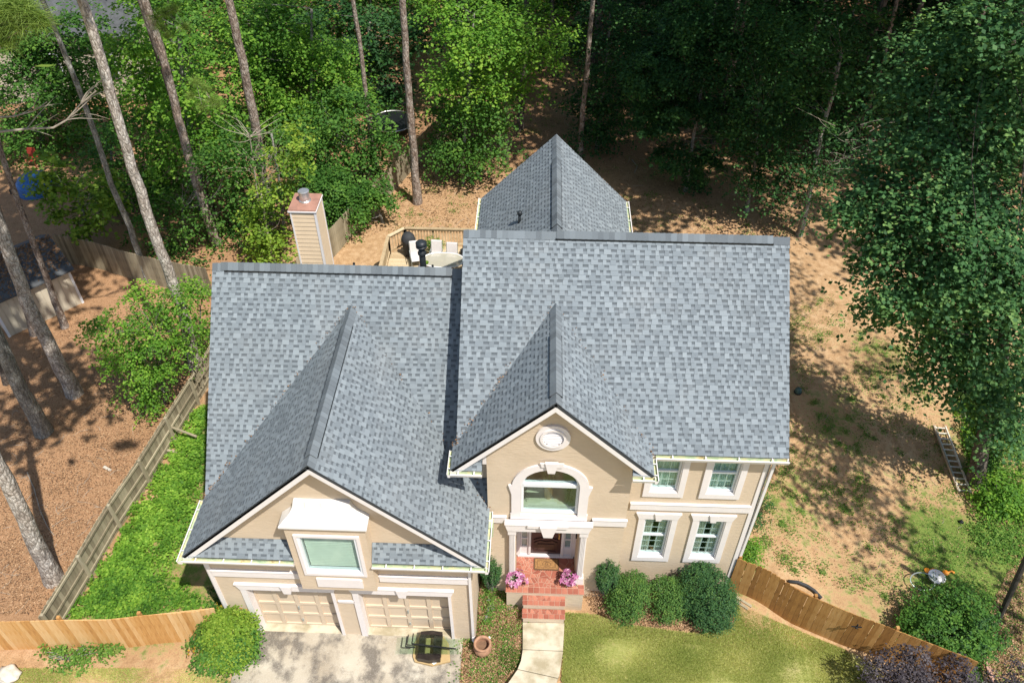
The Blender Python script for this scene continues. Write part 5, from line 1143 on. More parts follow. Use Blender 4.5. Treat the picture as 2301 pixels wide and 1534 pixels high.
# ---- bright ground cover strip
FENCE_D = [gp(85, 1395), gp(201, 1309), gp(275, 1179), gp(336, 1086), gp(400, 980), gp(470, 860)]
pts = []
poly_px = [(145, 1388), (215, 1330), (300, 1190), (350, 1090), (385, 1010), (420, 960), (462, 905), (462, 1000), (440, 1100), (415, 1190), (400, 1230), (380, 1300), (470, 1362), (300, 1378)]
def inpoly(x, y, P):
    c = False; n = len(P)
    for i in range(n):
        x1, y1 = P[i]; x2, y2 = P[(i+1) % n]
        if (y1 > y) != (y2 > y) and x < (x2-x1)*(y-y1)/(y2-y1)+x1: c = not c
    return c
sp1, sp2 = [], []
while len(sp1)+len(sp2) < 400:
    px_, py_ = random.uniform(130, 500), random.uniform(900, 1395)
    if not inpoly(px_, py_, poly_px): continue
    if py_ > 1210 and px_ > 335 and py_ < 1330 and random.random() < .75: continue
    g_ = gp(px_, py_); (sp2 if py_ > 1300 or random.random() < .13 else sp1).append((g_[0], g_[1], random.uniform(.28, .5)))
under('dense bright green ground cover between the grey fence and the garage', sp1, M['leaf_cover'], .095, 'ground_cover', .24, 18, 1.6)
under('mixed ivy and seedlings behind the orange fence', sp2, M['leaf_bright'], .085, 'ground_cover', .18, 12, 1.1)
sp = [(random.uniform(-9.9, -9.0), random.uniform(-2.2, 7), random.uniform(.2, .4)) for _ in range(60)]
under('shaded ivy along the left wall of the garage', sp, M['leaf_mid'], .085, 'ground_cover', .18, 12, 1.1)
# ---- scattered weeds, grass, litter (stuff)
def scatter_px(n, poly): 
    xs = [p[0] for p in poly]; ys = [p[1] for p in poly]; out = []
    while len(out) < n:
        a, b = random.uniform(min(xs), max(xs)), random.uniform(min(ys), max(ys))
        if inpoly(a, b, poly): out.append((a, b))
    return out
def gp_many(P):
    P = np.array(P, float); D = CF[None]*PF+CR[None]*(P[:, :1]-PW/2)-CU[None]*(P[:, 1:]-PH/2); z = np.zeros(len(P))
    for _ in range(14):
        t = (z-CAM[2])/D[:, 2]; Q = CAM+D*t[:, None]; z = .5*z+.5*H(Q[:, 0], Q[:, 1])
    t = (z-CAM[2])/D[:, 2]; return CAM+D*t[:, None]
def flat_leaves(name, label, n, poly, size, mat, clump=None, cat='leaves', zoff=.02, upn=.75, flatness=.03):
    if clump:
        c = gp_many(scatter_px(max(1, n//clump), poly)); P = np.repeat(c, clump, 0)+RNG.normal(0, 1, (n//clump*clump, 3))*np.array((.16, .16, .0))*RNG.uniform(.5, 1.8, (n//clump, 1)).repeat(clump, 0)
    else: P = gp_many(scatter_px(n, poly))
    P[:, 2] = H(P[:, 0], P[:, 1])+zoff+np.abs(RNG.normal(0, flatness, len(P)))
    D = np.zeros_like(P); D[:, 2] = 1
    setp(link(name, leaf_mesh(name, P, D, size, mat, RNG.uniform(0, 1, len(P)), up=upn, aspect=1.8)), label, cat, kind='stuff')
LEFT = [(0, 1380), (95, 1380), (180, 1290), (300, 1050), (380, 950), (470, 830), (430, 800), (300, 700), (180, 700), (60, 780), (0, 900)]
flat_leaves('leaf_litter', 'brown pine straw and dead leaves scattered over the left yard', 22000, LEFT, .055, M['dead_leaf'])
BACK = [(760, 560), (860, 470), (960, 350), (1100, 300), (1150, 180), (1600, 300), (1780, 430), (1780, 540), (1400, 520), (1400, 440), (1250, 300), (1080, 440), (1070, 520), (860, 520)]
flat_leaves('leaf_litter', 'fallen leaves and twigs over the back yard', 12000, BACK, .08, M['dead_leaf'])
flat_leaves('weeds', 'small weeds dotted about the bare back yard', 5000, BACK, .07, M['weed'], 26, 'weeds', .02, .5, .05)
RIGHT = [(1775, 640), (2020, 720), (2130, 900), (2190, 1100), (2301, 1180), (2301, 1400), (2100, 1400), (1660, 1240), (1720, 1060), (1775, 1040)]
flat_leaves('weeds', 'patchy clumps of grass and weeds in the dirt of the right yard', 15000, RIGHT, .055, M['weed'], 90, 'weeds', .02, .35, .03)
flat_leaves('weeds', 'greener weeds on the right yard', 6000, RIGHT, .06, M['weed'], 55, 'weeds', .02, .4, .04)
flat_leaves('leaf_litter', 'dry leaf crumbs on the right yard', 4000, RIGHT, .05, M['dead_leaf'])
flat_leaves('weeds', 'thick green growth along the right edge under the maple', 12000, [(2160, 900), (2301, 950), (2301, 1250), (2210, 1270), (2190, 1180), (2230, 1150), (2180, 1080)], .09, M['weed'], 40, 'weeds', .03, .5, .09)
flat_leaves('leaf_litter', 'leaf crumbs over the wood floor at the far right', 5000, [(2260, 1290), (2301, 1250), (2301, 1534), (2210, 1534), (2190, 1440)], .06, M['dead_leaf'])
BEDL = [(1078, 1300), (1135, 1290), (1140, 1360), (1172, 1370), (1172, 1480), (1140, 1534), (1032, 1534), (1040, 1440), (1075, 1430)]
flat_leaves('leaf_litter', 'mulch and dead leaves in the bed left of the walk', 5000, BEDL, .045, M['dead_leaf'])
flat_leaves('weeds', 'weeds in the bed left of the walk', 3600, BEDL, .06, M['weed'], 60, 'weeds', .02, .4, .03)
BEDR = [(1312, 1320), (1640, 1320), (1650, 1400), (1580, 1420), (1390, 1400), (1340, 1370)]
flat_leaves('leaf_litter', 'dark bark mulch under the clipped boxwoods', 6000, BEDR, .045, M['dead_leaf'])
def blades(name, label, n, poly, h, mat, excl=None):
    P = gp_many(scatter_px(n, poly)); m_ = len(P); P[:, 2] = H(P[:, 0], P[:, 1])
    a = RNG.uniform(0, 6.283, m_); w = .009; dx = np.stack([np.cos(a), np.sin(a), np.zeros(m_)], 1)*w; tip = P+RNG.normal(0, .026, (m_, 3))*np.array((1, 1, 0)); tip[:, 2] += h*RNG.uniform(.4, 1.2, m_)
    V = np.stack([P-dx, P+dx, tip], 1).reshape(-1, 3); F = np.arange(m_*3).reshape(-1, 3)
    cl = .5+.25*np.sin(P[:, 0]*2.1+np.sin(P[:, 1]*1.7))*np.cos(P[:, 1]*2.6)
    setp(link(name, npmesh(name, V, F, [mat], np.clip(cl+RNG.normal(0, .2, m_), 0, 1))), label, 'grass', kind='stuff')
LAWN = [(1270, 1375), (1340, 1380), (1390, 1400), (1580, 1425), (1660, 1360), (1900, 1460), (1960, 1534), (1262, 1534)]
blades('lawn_grass', 'short sunlit grass of the front lawn right of the walk', 150000, LAWN, .05, M['grassblade'])
blades('lawn_grass', 'dry thin grass in front of the orange fence', 16000, [(0, 1500), (300, 1500), (460, 1505), (530, 1534), (0, 1534)], .04, M['grassblade'])
blades('lawn_grass', 'green tufts beside the clay pot', 3500, [(1128, 1455), (1170, 1460), (1168, 1500), (1140, 1515), (1120, 1490)], .08, M['weed'])
print('ground stuff', flush=True)

def twigs(name, label, n, poly, Lr, r):
    P = gp_many(scatter_px(n, poly)); m = MB()
    for p in P:
        a = random.uniform(0, 6.283); L = random.uniform(*Lr); d = np.array((math.cos(a), math.sin(a), 0)); p = p+np.array((0, 0, .02)); k = random.uniform(-.2, .2)*L
        m.tube([p-d*L/2, p+np.array((-d[1], d[0], .0))*k+np.array((0, 0, .02)), p+d*L/2], [r, r*.8, r*.4], 4)
    setp(link(name, m.mesh(name, M['twig'])), label, 'twigs', kind='stuff')
twigs('twigs', 'small fallen twigs scattered on the straw of the left yard', 90, LEFT, (.15, .7), .009)
twigs('twigs', 'fallen twigs scattered over the back yard dirt', 60, BACK, (.2, .9), .013)
twigs('twigs', 'small twigs scattered on the right yard', 40, RIGHT, (.15, .6), .008)
# ------------------------------------------------------------------ fences
def plank(p, d, w_, h, t, mat, par, tilt=0, name='plank', dog=True, pt=0):
    """vertical board: foot centre p, along-fence dir d"""
    d = np.array((d[0], d[1], 0)); d /= np.linalg.norm(d); n = np.array((-d[1], d[0], 0)); u = np.array((0, 0, 1.))+d*tilt
    pr = [(-w_/2, 0), (w_/2, 0), (w_/2, h-.03), (w_/2-.03, h), (-w_/2+.03, h), (-w_/2, h-.03)] if dog else [(-w_/2, 0), (w_/2, 0), (w_/2, h), (-w_/2, h)]
    V = [d*a+u*b-n*t/2 for a, b in pr]+[d*a+u*b+n*t/2 for a, b in pr]; k = len(pr)
    m = MB(); m.add(V, [tuple(range(k))[::-1], tuple(range(k, 2*k))]+[(i, (i+1) % k, k+(i+1) % k, k+i) for i in range(k)])
    ob = bpy.data.objects.new(name, m.mesh(name, mat)); COL.objects.link(ob); ob.parent = par; ob.matrix_parent_inverse = world_of(par).inverted(); ob.location = tuple(p); return ob
def walkpath(P, step):
    out = []; acc = 0
    for a, b in zip(P[:-1], P[1:]):
        a = np.array(a[:2]); b = np.array(b[:2]); L = np.linalg.norm(b-a); d = (b-a)/L
        while acc < L: out.append((a+d*acc, d)); acc += step
        acc -= L
    return out
def fence(name, label, P, h, mat, w_=.14, gap=.006, rails=True, side=1, tilt=0, posts=2.4, lift=0, name_b='plank', rail_side=1):
    c = np.mean([p[:2] for p in P], 0); f = thing(name, label, 'fence', (c[0], c[1], float(H(c[0], c[1]))))
    for (q, d) in walkpath(P, w_+gap):
        plank((q[0], q[1], float(H(q[0], q[1]))-.02+lift+random.uniform(-.012, .012)), d, w_, h+random.uniform(-.01, .01), .018, mat, f, tilt+random.uniform(-.006, .006), name_b)
    if rails:
        for a, b in zip(P[:-1], P[1:]):
            d = np.array(b[:2])-np.array(a[:2]); d /= np.linalg.norm(d); n = np.array((-d[1], d[0]))*rail_side*.04
            for hh in (.3, h*.52, h-.14):
                MB().bar((a[0]+n[0], a[1]+n[1], float(H(a[0], a[1]))+hh), (b[0]+n[0], b[1]+n[1], float(H(b[0], b[1]))+hh), .04, .09).obj('rail', mat, f)
        for (q, d) in walkpath(P, posts):
            n = np.array((-d[1], d[0]))*rail_side*.09; z = float(H(q[0], q[1])); MB().box(q[0]+n[0]-.045, q[0]+n[0]+.045, q[1]+n[1]-.045, q[1]+n[1]+.045, z-.2, z+h+.02).obj('post', mat, f)
    return f
def topfoot(px, py, h):   # foot point of a fence board whose top is at the pixel
    z = 0
    for _ in range(30):
        p = atz(px, py, z+h); z = .5*z+.5*float(H(p[0], p[1]))
    p = atz(px, py, z+h); return np.array((p[0], p[1], z))
RF = [np.array((6.47, -.10, 0)), topfoot(1837, 1344, 1.8), topfoot(1935, 1385, 1.8), topfoot(2040, 1424, 1.8), topfoot(2128, 1458, 1.8), topfoot(2200, 1486, 1.8)]
rf = fence('brown_fence', 'brown stained plank fence with a gate running from the house corner to the lower right', RF, 1.8, M['cedar'], .145, .006, rail_side=1)
gq = topfoot(1923, 1402, 1.5); 
ghm = MB(); g3 = np.array(gq)+np.array((0, 0, 1.5)); ghm.bar(g3+(-.14, -.06, -.02), g3+(.14, -.10, .03), .03, .03); ghm.bar(g3+(0, -.07, -.10), g3+(.01, -.07, .13), .03, .03); ghm.bar(g3+(0, -.05, 0), g3+(0, -.14, -.01), .04, .04); ghm.obj('gate_latch', M['black'], rf)
LF = [topfoot(-60, 1398, 1.7), topfoot(140, 1392, 1.7), topfoot(240, 1391, 1.7), topfoot(340, 1380, 1.7), topfoot(478, 1365, 1.7)]
fence('orange_fence', 'orange brown plank fence across the lower left corner up to the garage', LF, 1.7, M['orangewood'], .135, .004, rail_side=1, tilt=.0)
gf = fence('weathered_fence', 'weathered grey green plank fence running diagonally along the left yard', [gp(128, 1432), gp(201, 1309), gp(275, 1179), gp(336, 1086), gp(412, 960), gp(490, 830)], 1.42, M['oldwood'], .14, .006, rail_side=-1, posts=2.0)
MB().bar(tuple(gp(375, 985)+(0, 0, .9)), tuple(gp(450, 1000)+(0, 0, .5)), .08, .05).obj('brace', M['oldwood'], gf); MB().bar(tuple(gp(375, 1018)+(0, 0, .2)), tuple(gp(430, 1025)+(0, 0, .1)), .09, .05).obj('brace', M['oldwood'], gf)
MB().bar(tuple(gp(372, 1025)), tuple(gp(372, 1025)+(0, 0, 1.3)), .09, .05).obj('brace', M['oldwood'], gf)
fence('back_fence', 'grey plank fence curving from behind the chimney up to the wood', [gp(680, 640), gp(750, 577), gp(800, 520), gp(850, 465), gp(886, 428), gp(925, 385), gp(970, 340), gp(1010, 300), gp(1060, 262)], 1.6, M['oldwood'], .14, .004, rails=False)
fence('dark_fence', 'dark shaded plank fence behind the shed and the pale pine', [gp(150, 590), gp(240, 608), gp(330, 636), gp(400, 652), gp(485, 668)], 1.7, M['oldwood'], .14, .004, rails=False)

# ------------------------------------------------------------------ shed
sh = thing('garden_shed', 'cream painted garden shed with a dark low roof at the left edge', 'shed', tuple(gp(100, 715)))
a_, b_ = gp(22, 757), gp(187, 680); d = (b_-a_); d[2] = 0; L = np.linalg.norm(d); d /= L; n = np.array((-d[1], d[0], 0)); z0 = min(a_[2], b_[2])-.05
def shp(u, v, z): return tuple(a_*np.array((1, 1, 0))+d*u+n*v+np.array((0, 0, z0+z)))
for k in range(12):
    u0 = L*k/12+.01; u1 = L*(k+1)/12-.01
    MB().add([shp(u0, 0, 0), shp(u1, 0, 0), shp(u1, 0, 2.1), shp(u0, 0, 2.1), shp(u0, .03, 0), shp(u1, .03, 0), shp(u1, .03, 2.1), shp(u0, .03, 2.1)], [(0,1,2,3),(4,5,6,7),(0,3,7,4),(1,2,6,5)]).obj('wall_panel', M['shed'], sh)
m = MB(); m.add([shp(0, .03, 0), shp(L, .03, 0), shp(L, 3.2, 0), shp(0, 3.2, 0), shp(0, .03, 2.12), shp(L, .03, 2.12), shp(L, 3.2, 2.12), shp(0, 3.2, 2.12), shp(0, 1.6, 2.9), shp(L, 1.6, 2.9)], [(0,1,5,4),(1,2,6,9,5),(2,3,7,6),(3,0,4,8,7)]); m.obj('wall', M['shed'], sh)
for u0 in (-.04, L-.06): MB().add([shp(u0, -.03, 0), shp(u0+.1, -.03, 0), shp(u0+.1, -.03, 2.12), shp(u0, -.03, 2.12), shp(u0, .07, 0), shp(u0+.1, .07, 0), shp(u0+.1, .07, 2.12), shp(u0, .07, 2.12)], [(0,1,2,3),(0,3,7,4),(1,2,6,5),(4,5,6,7)]).obj('corner_board', M['vinyl'], sh)
m = MB()
m.add([shp(-.2, -.25, 2.05), shp(L+.2, -.25, 2.05), shp(L+.2, 1.6, 3.0), shp(-.2, 1.6, 3.0), shp(L+.2, 3.4, 2.05), shp(-.2, 3.4, 2.05), shp(-.2, -.25, 1.98), shp(L+.2, -.25, 1.98), shp(L+.2, 1.6, 2.93), shp(L+.2, 3.4, 1.98)], [(0,1,2,3),(3,2,4,5),(0,1,7,6),(1,2,8,7),(2,4,9,8)]); m.obj('roof', M['oldroof'], sh)
rr_ = RNG.uniform(0, 1, (1500, 2)); P_ = np.array([shp(-.2+(L+.4)*u, -.25+1.85*v, 2.07+.95*v) for u, v in rr_**(1, .6)]); D_ = np.tile((0, -.4, .9), (1500, 1)); o_ = link('pine_straw', leaf_mesh('pine_straw', P_, D_, .12, M['dead_leaf'], RNG.uniform(0, .6, 1500), up=.7), sh); o_['kind'] = 'stuff'
# ------------------------------------------------------------------ neighbour house behind the trees
nb_ = thing('neighbour_house', 'tan house with grey roof mostly hidden behind the trees at the upper left', 'house', (-31, 37, -1))
m = MB(); m.box(-38, -25, 34, 42, -1.5, 3.6); m.obj('wall', M['shed'], nb_)
m = MB(); m.add([(-38.6, 33.4, 3.5), (-24.4, 33.4, 3.5), (-24.4, 38, 6.6), (-38.6, 38, 6.6), (-24.4, 42.6, 3.5), (-38.6, 42.6, 3.5)], [(0,1,2,3),(3,2,4,5)]); m.obj('roof', M['oldroof'], nb_)
for xx in (-35.5, -31, -27.5):
    wn = MB().box(xx, xx+1.1, 33.94, 33.99, .6, 2.2).obj('window', M['vinyl'], nb_); MB().box(xx+.08, xx+1.02, 33.90, 33.935, .68, 2.12).obj('pane', M['darkvoid'], wn)
bt = gp(85, 425)
t = thing('tarp_stack', 'blue tarp over a heap half hidden by leaves near the upper left', 'tarp', tuple(bt)); m = MB(); m.lathe(tuple(bt), [(1.1, 0), (1.05, .4), (.8, .7), (.4, .8), (0, .82)], 14); m.obj('tarp', M['blue'], t, True); MB().box(bt[0]-1.2, bt[0]+1.2, bt[1]-.6, bt[1]+.6, bt[2]-.1, bt[2]+.3).obj('base', M['darkvoid'], t)
rc = gp(78, 372); t = thing('red_chair', 'small red chair by the tan wall near the blue tarp', 'chair', tuple(rc))
m = MB(); m.box(rc[0]-.25, rc[0]+.25, rc[1]-.25, rc[1]+.25, rc[2]+.4, rc[2]+.45); m.obj('seat', M['red'], t); MB().box(rc[0]-.25, rc[0]+.25, rc[1]+.2, rc[1]+.25, rc[2]+.45, rc[2]+1.0).obj('backrest', M['red'], t)
for sx in (-.22, .2):
    for sy in (-.22, .2): MB().box(rc[0]+sx, rc[0]+sx+.03, rc[1]+sy, rc[1]+sy+.03, rc[2]-.05, rc[2]+.4).obj('leg', M['red'], t)
# yellow slide glimpsed through the trees
yg = gp(655, 275); t = thing('play_slide', 'orange yellow toy slide glimpsed between the trees left of centre', 'slide', tuple(yg))
m = MB(); 
for k in range(6): a = k/5; m.bar(yg+(.0+.9*a, 0, 1.1-1.0*a), yg+(.0+.9*(a+.2), 0, 1.1-1.0*min(1, a+.2)), .45, .05)
m.obj('chute', M['yellow'], t); m = MB()
for sx in (-.5, 0):
    for sy in (-.25, .25): m.bar(yg+(sx, sy, 0), yg+(sx, sy, 1.6), .06, .06)
m.obj('frame', M['yellow'], t); MB().box(yg[0]-.5, yg[0]+.05, yg[1]-.25, yg[1]+.25, yg[2]+1.05, yg[2]+1.12).obj('deck', M['orange'], t)
# trampoline (dark netting) behind the fence
tg = gp(885, 300); t = thing('trampoline', 'dark netted trampoline in the shade left of the silvery pine', 'trampoline', tuple(tg))
m = MB(); m.tube([tuple(tg+(1.3*math.cos(a), 1.3*math.sin(a), .8)) for a in np.linspace(0, 6.283, 25)], .035, 6); m.obj('ring', M['steel'], t); MB().lathe(tuple(tg), [(0, .8), (1.22, .8)], 24).obj('bed', M['black'], t)
m = MB()
for a in np.linspace(0, 6.283, 9)[:-1]: m.tube([tuple(tg+(1.3*math.cos(a), 1.3*math.sin(a), 0)), tuple(tg+(1.3*math.cos(a), 1.3*math.sin(a), 2.4))], .02, 5)
m.tube([tuple(tg+(1.3*math.cos(a), 1.3*math.sin(a), 2.4)) for a in np.linspace(0, 6.283, 25)], .02, 5); m.obj('poles', M['black'], t)

# ------------------------------------------------------------------ deck
dk = thing('deck', 'wooden deck with slatted railing behind the garage roof', 'deck', (-4.8, 13, 0)); DZ = 1.2
dpoly = [(-6.62, 15.72), (-5.98, 16.40), (-1.9, 16.40), (-1.9, 8.3), (-6.62, 8.3)]
nbd = 0
for k in range(56):
    y0 = 16.38-.146*(k+1); y1 = y0+.138; ym = (y0+y1)/2
    x0 = -6.6 if ym < 15.72 else -6.6+(ym-15.72)*.94
    MB().box(x0, -1.92, y0, y1, DZ-.03, DZ).obj('deck_board', M['deckwood'], dk)
def railing(p, q):
    p = np.array(p, float); q = np.array(q, float); L = np.linalg.norm(q-p); dd = (q-p)/L
    MB().bar(np.append(p, DZ+.95), np.append(q, DZ+.95), .15, .04).obj('top_rail', M['deckwood'], dk)
    MB().bar(np.append(p, DZ+.88), np.append(q, DZ+.88), .04, .09).obj('rail', M['deckwood'], dk); MB().bar(np.append(p, DZ+.12), np.append(q, DZ+.12), .04, .09).obj('rail', M['deckwood'], dk)
    n = int(L/.135); nn = np.array((-dd[1], dd[0]))*.035
    for i in range(n):
        c = p+dd*(i+.5)*L/n+nn; MB().box(c[0]-.019, c[0]+.019, c[1]-.019, c[1]+.019, DZ+.04, DZ+.92).obj('baluster', M['deckwood'], dk)
    for c in (p, q): MB().box(c[0]-.045, c[0]+.045, c[1]-.045, c[1]+.045, -.5, DZ+.93).obj('post', M['deckwood'], dk)
railing((-6.62, 12.0), (-6.62, 15.72)); railing((-6.62, 15.72), (-5.98, 16.40)); railing((-5.98, 16.40), (-1.9, 16.40))
MB().box(-4.75, -4.65, 16.42, 16.5, -.5, 2.0).obj('post', M['deckwood'], dk)
# patio table
tb = thing('patio_table', 'oval glass topped patio table on the deck', 'table', (-4.02, 14.4, DZ)); tc = (-4.02, 14.38); TZ = 1.93
ring = [(tc[0]+.88*math.copysign(abs(math.cos(a))**.8, math.cos(a)), tc[1]+.52*math.copysign(abs(math.sin(a))**.8, math.sin(a)), TZ) for a in np.linspace(0, 2*math.pi, 41)]
MB().tube(ring, .025, 6).obj('rim', M['white'], tb); MB().prism_z([(p[0], p[1]) for p in ring[:-1]], TZ-.008, TZ).obj('glass_top', M['patioglass'], tb)
for sx in (-.6, .6):
    for sy in (-.3, .3):
        MB().tube([(tc[0]+sx*1.15, tc[1]+sy*1.3, TZ-.03), (tc[0]+sx*.8, tc[1]+sy*.5, TZ-.1), (tc[0]+sx*.9, tc[1]+sy, DZ)], .018, 6).obj('leg', M['white'], tb)
t = thing('small_bowl', 'small pale yellow bowl near the left end of the patio table', 'bowl', (-4.75, 14.05, TZ)); MB().lathe((-4.75, 14.08, TZ), [(.05, 0), (.11, .04), (.14, .08), (.12, .07), (.04, .02), (0, .02)], 14).obj('bowl', M['leaf_yellow'], t)
def chair(label, x, y, rot):
    c = thing('patio_chair', label, 'chair', (x, y, DZ), 'sling chairs round the patio table'); R_ = Matrix.Rotation(rot, 3, 'Z')
    def tr(p): v = R_ @ Vector(p); return (x+v[0], y+v[1], DZ+p[2])
    def sheet(prof, w_, nm):
        m = MB(); V = [tr((s*w_/2, a, z)) for a, z in prof for s in (-1, 1)]; V += [tr((s*w_/2, a+.015, z-.012)) for a, z in prof for s in (-1, 1)]; n = len(prof)
        F = [(2*i, 2*i+1, 2*i+3, 2*i+2) for i in range(n-1)]+[(2*n+2*i, 2*n+2*i+1, 2*n+2*i+3, 2*n+2*i+2) for i in range(n-1)]; m.add(V, F); m.obj(nm, M['sling'], c)
    sheet([(.22, .42), (.26, .55), (.30, .75), (.36, 1.02), (.40, 1.06), (.43, 1.03)], .46, 'backrest'); sheet([(-.25, .40), (-.22, .43), (0, .41), (.22, .42)], .46, 'seat')
    for s in (-1, 1):
        MB().tube([tr((s*.25, -.24, 0)), tr((s*.25, -.24, .42)), tr((s*.25, .22, .41)), tr((s*.25, .40, 1.04))], .014, 5).obj('frame', M['bracketgrey'], c)
        MB().tube([tr((s*.27, .34, 0)), tr((s*.27, .2, .42)), tr((s*.27, -.2, .64)), tr((s*.27, .27, .64))], .014, 5).obj('armrest', M['bracketgrey'], c)
chair('white sling chair turned at the left end of the patio table near the covered grill', -5.28, 14.92, .25); chair('middle white sling chair behind the patio table in front of the deck plant', -4.42, 15.0, -.05); chair('white sling chair behind the patio table nearest the main roof', -3.72, 14.85, -.05)
t = thing('covered_grill', 'kettle grill under a black cover in the deck corner', 'grill', (-5.72, 15.7, DZ)); m = MB(); m.lathe((-5.72, 15.72, DZ), [(.25, .02), (.29, .4), (.31, .75), (.33, .8), (.28, 1.0), (.17, 1.14), (0, 1.18)], 14); m.obj('cover', M['cloth'], t, True)
m = MB()
for a in (0, 2.1, 4.2): m.tube([(-5.72+.1*math.cos(a), 15.72+.1*math.sin(a), DZ+.5), (-5.72+.3*math.cos(a), 15.72+.3*math.sin(a), DZ)], .02, 5)
m.obj('leg_frame', M['black'], t)
def rnd_blob(name, label, cat, c, r, mat, parts='body'):
    t = thing(name, label, cat, c); import bmesh
    bm = bmesh.new(); bmesh.ops.create_icosphere(bm, subdivisions=3, radius=1)
    for v in bm.verts:
        f = 1+.16*math.sin(v.co.x*5+v.co.z*7+c[0])+.12*math.sin(v.co.y*9+2*v.co.x*3)+random.uniform(-.03, .03); v.co = Vector((v.co.x*r[0]*f, v.co.y*r[1]*f, max(-.6, v.co.z)*r[2]*f))
    me = bpy.data.meshes.new(name); bm.to_mesh(me); bm.free(); me.materials.append(mat); me.polygons.foreach_set('use_smooth', [True]*len(me.polygons)); ob = link(parts, me, t); ob.location = (0, 0, r[2]*.6) ; ob.matrix_parent_inverse = Matrix.Identity(4); return t
rnd_blob('fabric_bag', 'grey bag slumped left of the big black roof vent on the deck', 'bag', (-5.35, 13.9, DZ), (.26, .2, .28), M['bag']); rnd_blob('fabric_bag', 'upright dark grey bag just beside the big black roof vent', 'bag', (-5.02, 13.95, DZ), (.18, .2, .42), M['bag'])
def pot_plant(label, c, r, leafm, cat='potted plant'):
    t = thing('deck_plant', label, cat, c); m = MB(); m.lathe(c, [(0, 0), (.13, 0), (.17, .26), (.15, .26), (.14, .2), (0, .2)], 14); m.obj('pot', M['terracotta'], t)
    C_, D_, T_ = sprays([((c[0], c[1], c[2]+.25+r*.7), (r, r, r*.8))], 1.4, .18, 18, hollow=.3); link('foliage', leaf_mesh('foliage', C_, D_, .075, leafm, T_, aspect=2), t)
pot_plant('leafy plant on the deck behind the middle sling chair', (-4.6, 15.85, DZ), .42, M['leaf_bright']); pot_plant('small plant in the lower left corner of the deck', (-6.25, 13.95, DZ), .22, M['leaf_bright'])
rnd_blob('covered_armchair', 'black covered chair at the right end of the deck beside the main roof', 'chair', (-2.95, 15.4, DZ), (.4, .5, .5), M['cloth'])

# ------------------------------------------------------------------ small things at the front
# doormat
dm = thing('doormat', 'brown coir doormat with scalloped edge and a letter in its oval centre', 'doormat', (.6, -.13, 1.302)); mz = 1.303
out_ = []
for (ax, ay, bx, by, n) in ((.22, -.34, .98, -.34, 11), (.98, -.34, .98, .06, 6), (.98, .06, .22, .06, 11), (.22, .06, .22, -.34, 6)):
    dx, dy = bx-ax, by-ay; L = math.hypot(dx, dy); nx, ny = dy/L, -dx/L
    for i in range(n):
        for tt in (0, .25, .5, .75): s = (i+tt)/n; o = .018*math.sin(math.pi*tt); out_.append((ax+dx*s+nx*o, ay+dy*s+ny*o))
MB().prism_z(out_, mz, mz+.02).obj('mat_body', M['matdark'], dm)
MB().box(.25, .95, -.31, .03, mz+.0205, mz+.026).obj('mat_centre', M['mat'], dm)
m = MB()
for a in ((.31, .89, -.26, -.25), (.31, .89, -.03, -.02), (.31, .32, -.25, -.03), (.88, .89, -.25, -.03)): m.box(a[0], a[1], a[2], a[3], mz+.0265, mz+.03)
m.tube([(.6+.13*math.cos(t), -.14+.085*math.sin(t), mz+.028) for t in np.linspace(0, 6.283, 20)], .006, 4); m.obj('mat_border', M['matdark'], dm)
tx = bpy.data.curves.new('letter', 'FONT'); tx.body = 'G'; tx.size = .15; tx.extrude = .003; tx.align_x = 'CENTER'; tx.align_y = 'CENTER'; to = bpy.data.objects.new('letter_tmp', tx); COL.objects.link(to)
bpy.context.view_layer.update(); me = bpy.data.meshes.new_from_object(to.evaluated_get(bpy.context.evaluated_depsgraph_get())); bpy.data.objects.remove(to); me.materials.clear(); me.materials.append(M['matdark']); me.transform(Matrix.Translation((.6, -.14, mz+.031))); link('letter', me, dm)
# lilies in white pots on the porch
def lily(label, x, y):
    t = thing('flower_pot', label, 'flower pot', (x, y, 1.302)); m = MB(); m.lathe((x, y, 1.302), [(0, 0), (.075, 0), (.085, .03), (.07, .06), (.12, .16), (.135, .22), (.115, .22), (.09, .14), (0, .14)], 16); m.obj('pot', M['white'], t, True)
    m = MB(); p = MB()
    for i in range(26):
        a = random.uniform(0, 6.283); e = random.uniform(.3, 1.3); L = random.uniform(.22, .42); d = np.array((math.cos(a)*math.cos(e), math.sin(a)*math.cos(e), math.sin(e))); s = np.cross(d, (0, 0, 1)); s /= np.linalg.norm(s); b0 = np.array((x, y, 1.50))
        m.add([b0-s*.008, b0+s*.008, b0+d*L*.5+s*.022, b0+d*L-np.array((0, 0, .05)), b0+d*L*.5-s*.022], [(0,1,2,3,4)], None, random.random())
    for i in range(15):
        a = i*2.4; e = random.uniform(.15, 1.3); L = random.uniform(.2, .36); c = np.array((x+math.cos(a)*math.cos(e)*L, y+math.sin(a)*math.cos(e)*L, 1.50+math.sin(e)*L)); d = c-np.array((x, y, 1.4)); d /= np.linalg.norm(d)
        for k in range(6):
            b = k*1.047+a; u = np.cross(d, (math.cos(b), math.sin(b), .3)); u /= np.linalg.norm(u); tip = c+u*.13+d*.01; w_ = np.cross(d, u)*.035
            p.add([c, c+u*.06+w_+d*.035, tip, c+u*.06-w_+d*.035], [(0,1,2,3)], None, random.random())
    m.obj('leaves', M['weed'], t); p.obj('petals', M['petal'], t)
lily('pink lilies in a white pot at the left front of the porch', -.32, -.84); lily('pink lilies in a white pot at the right front of the porch', 1.30, -.80)
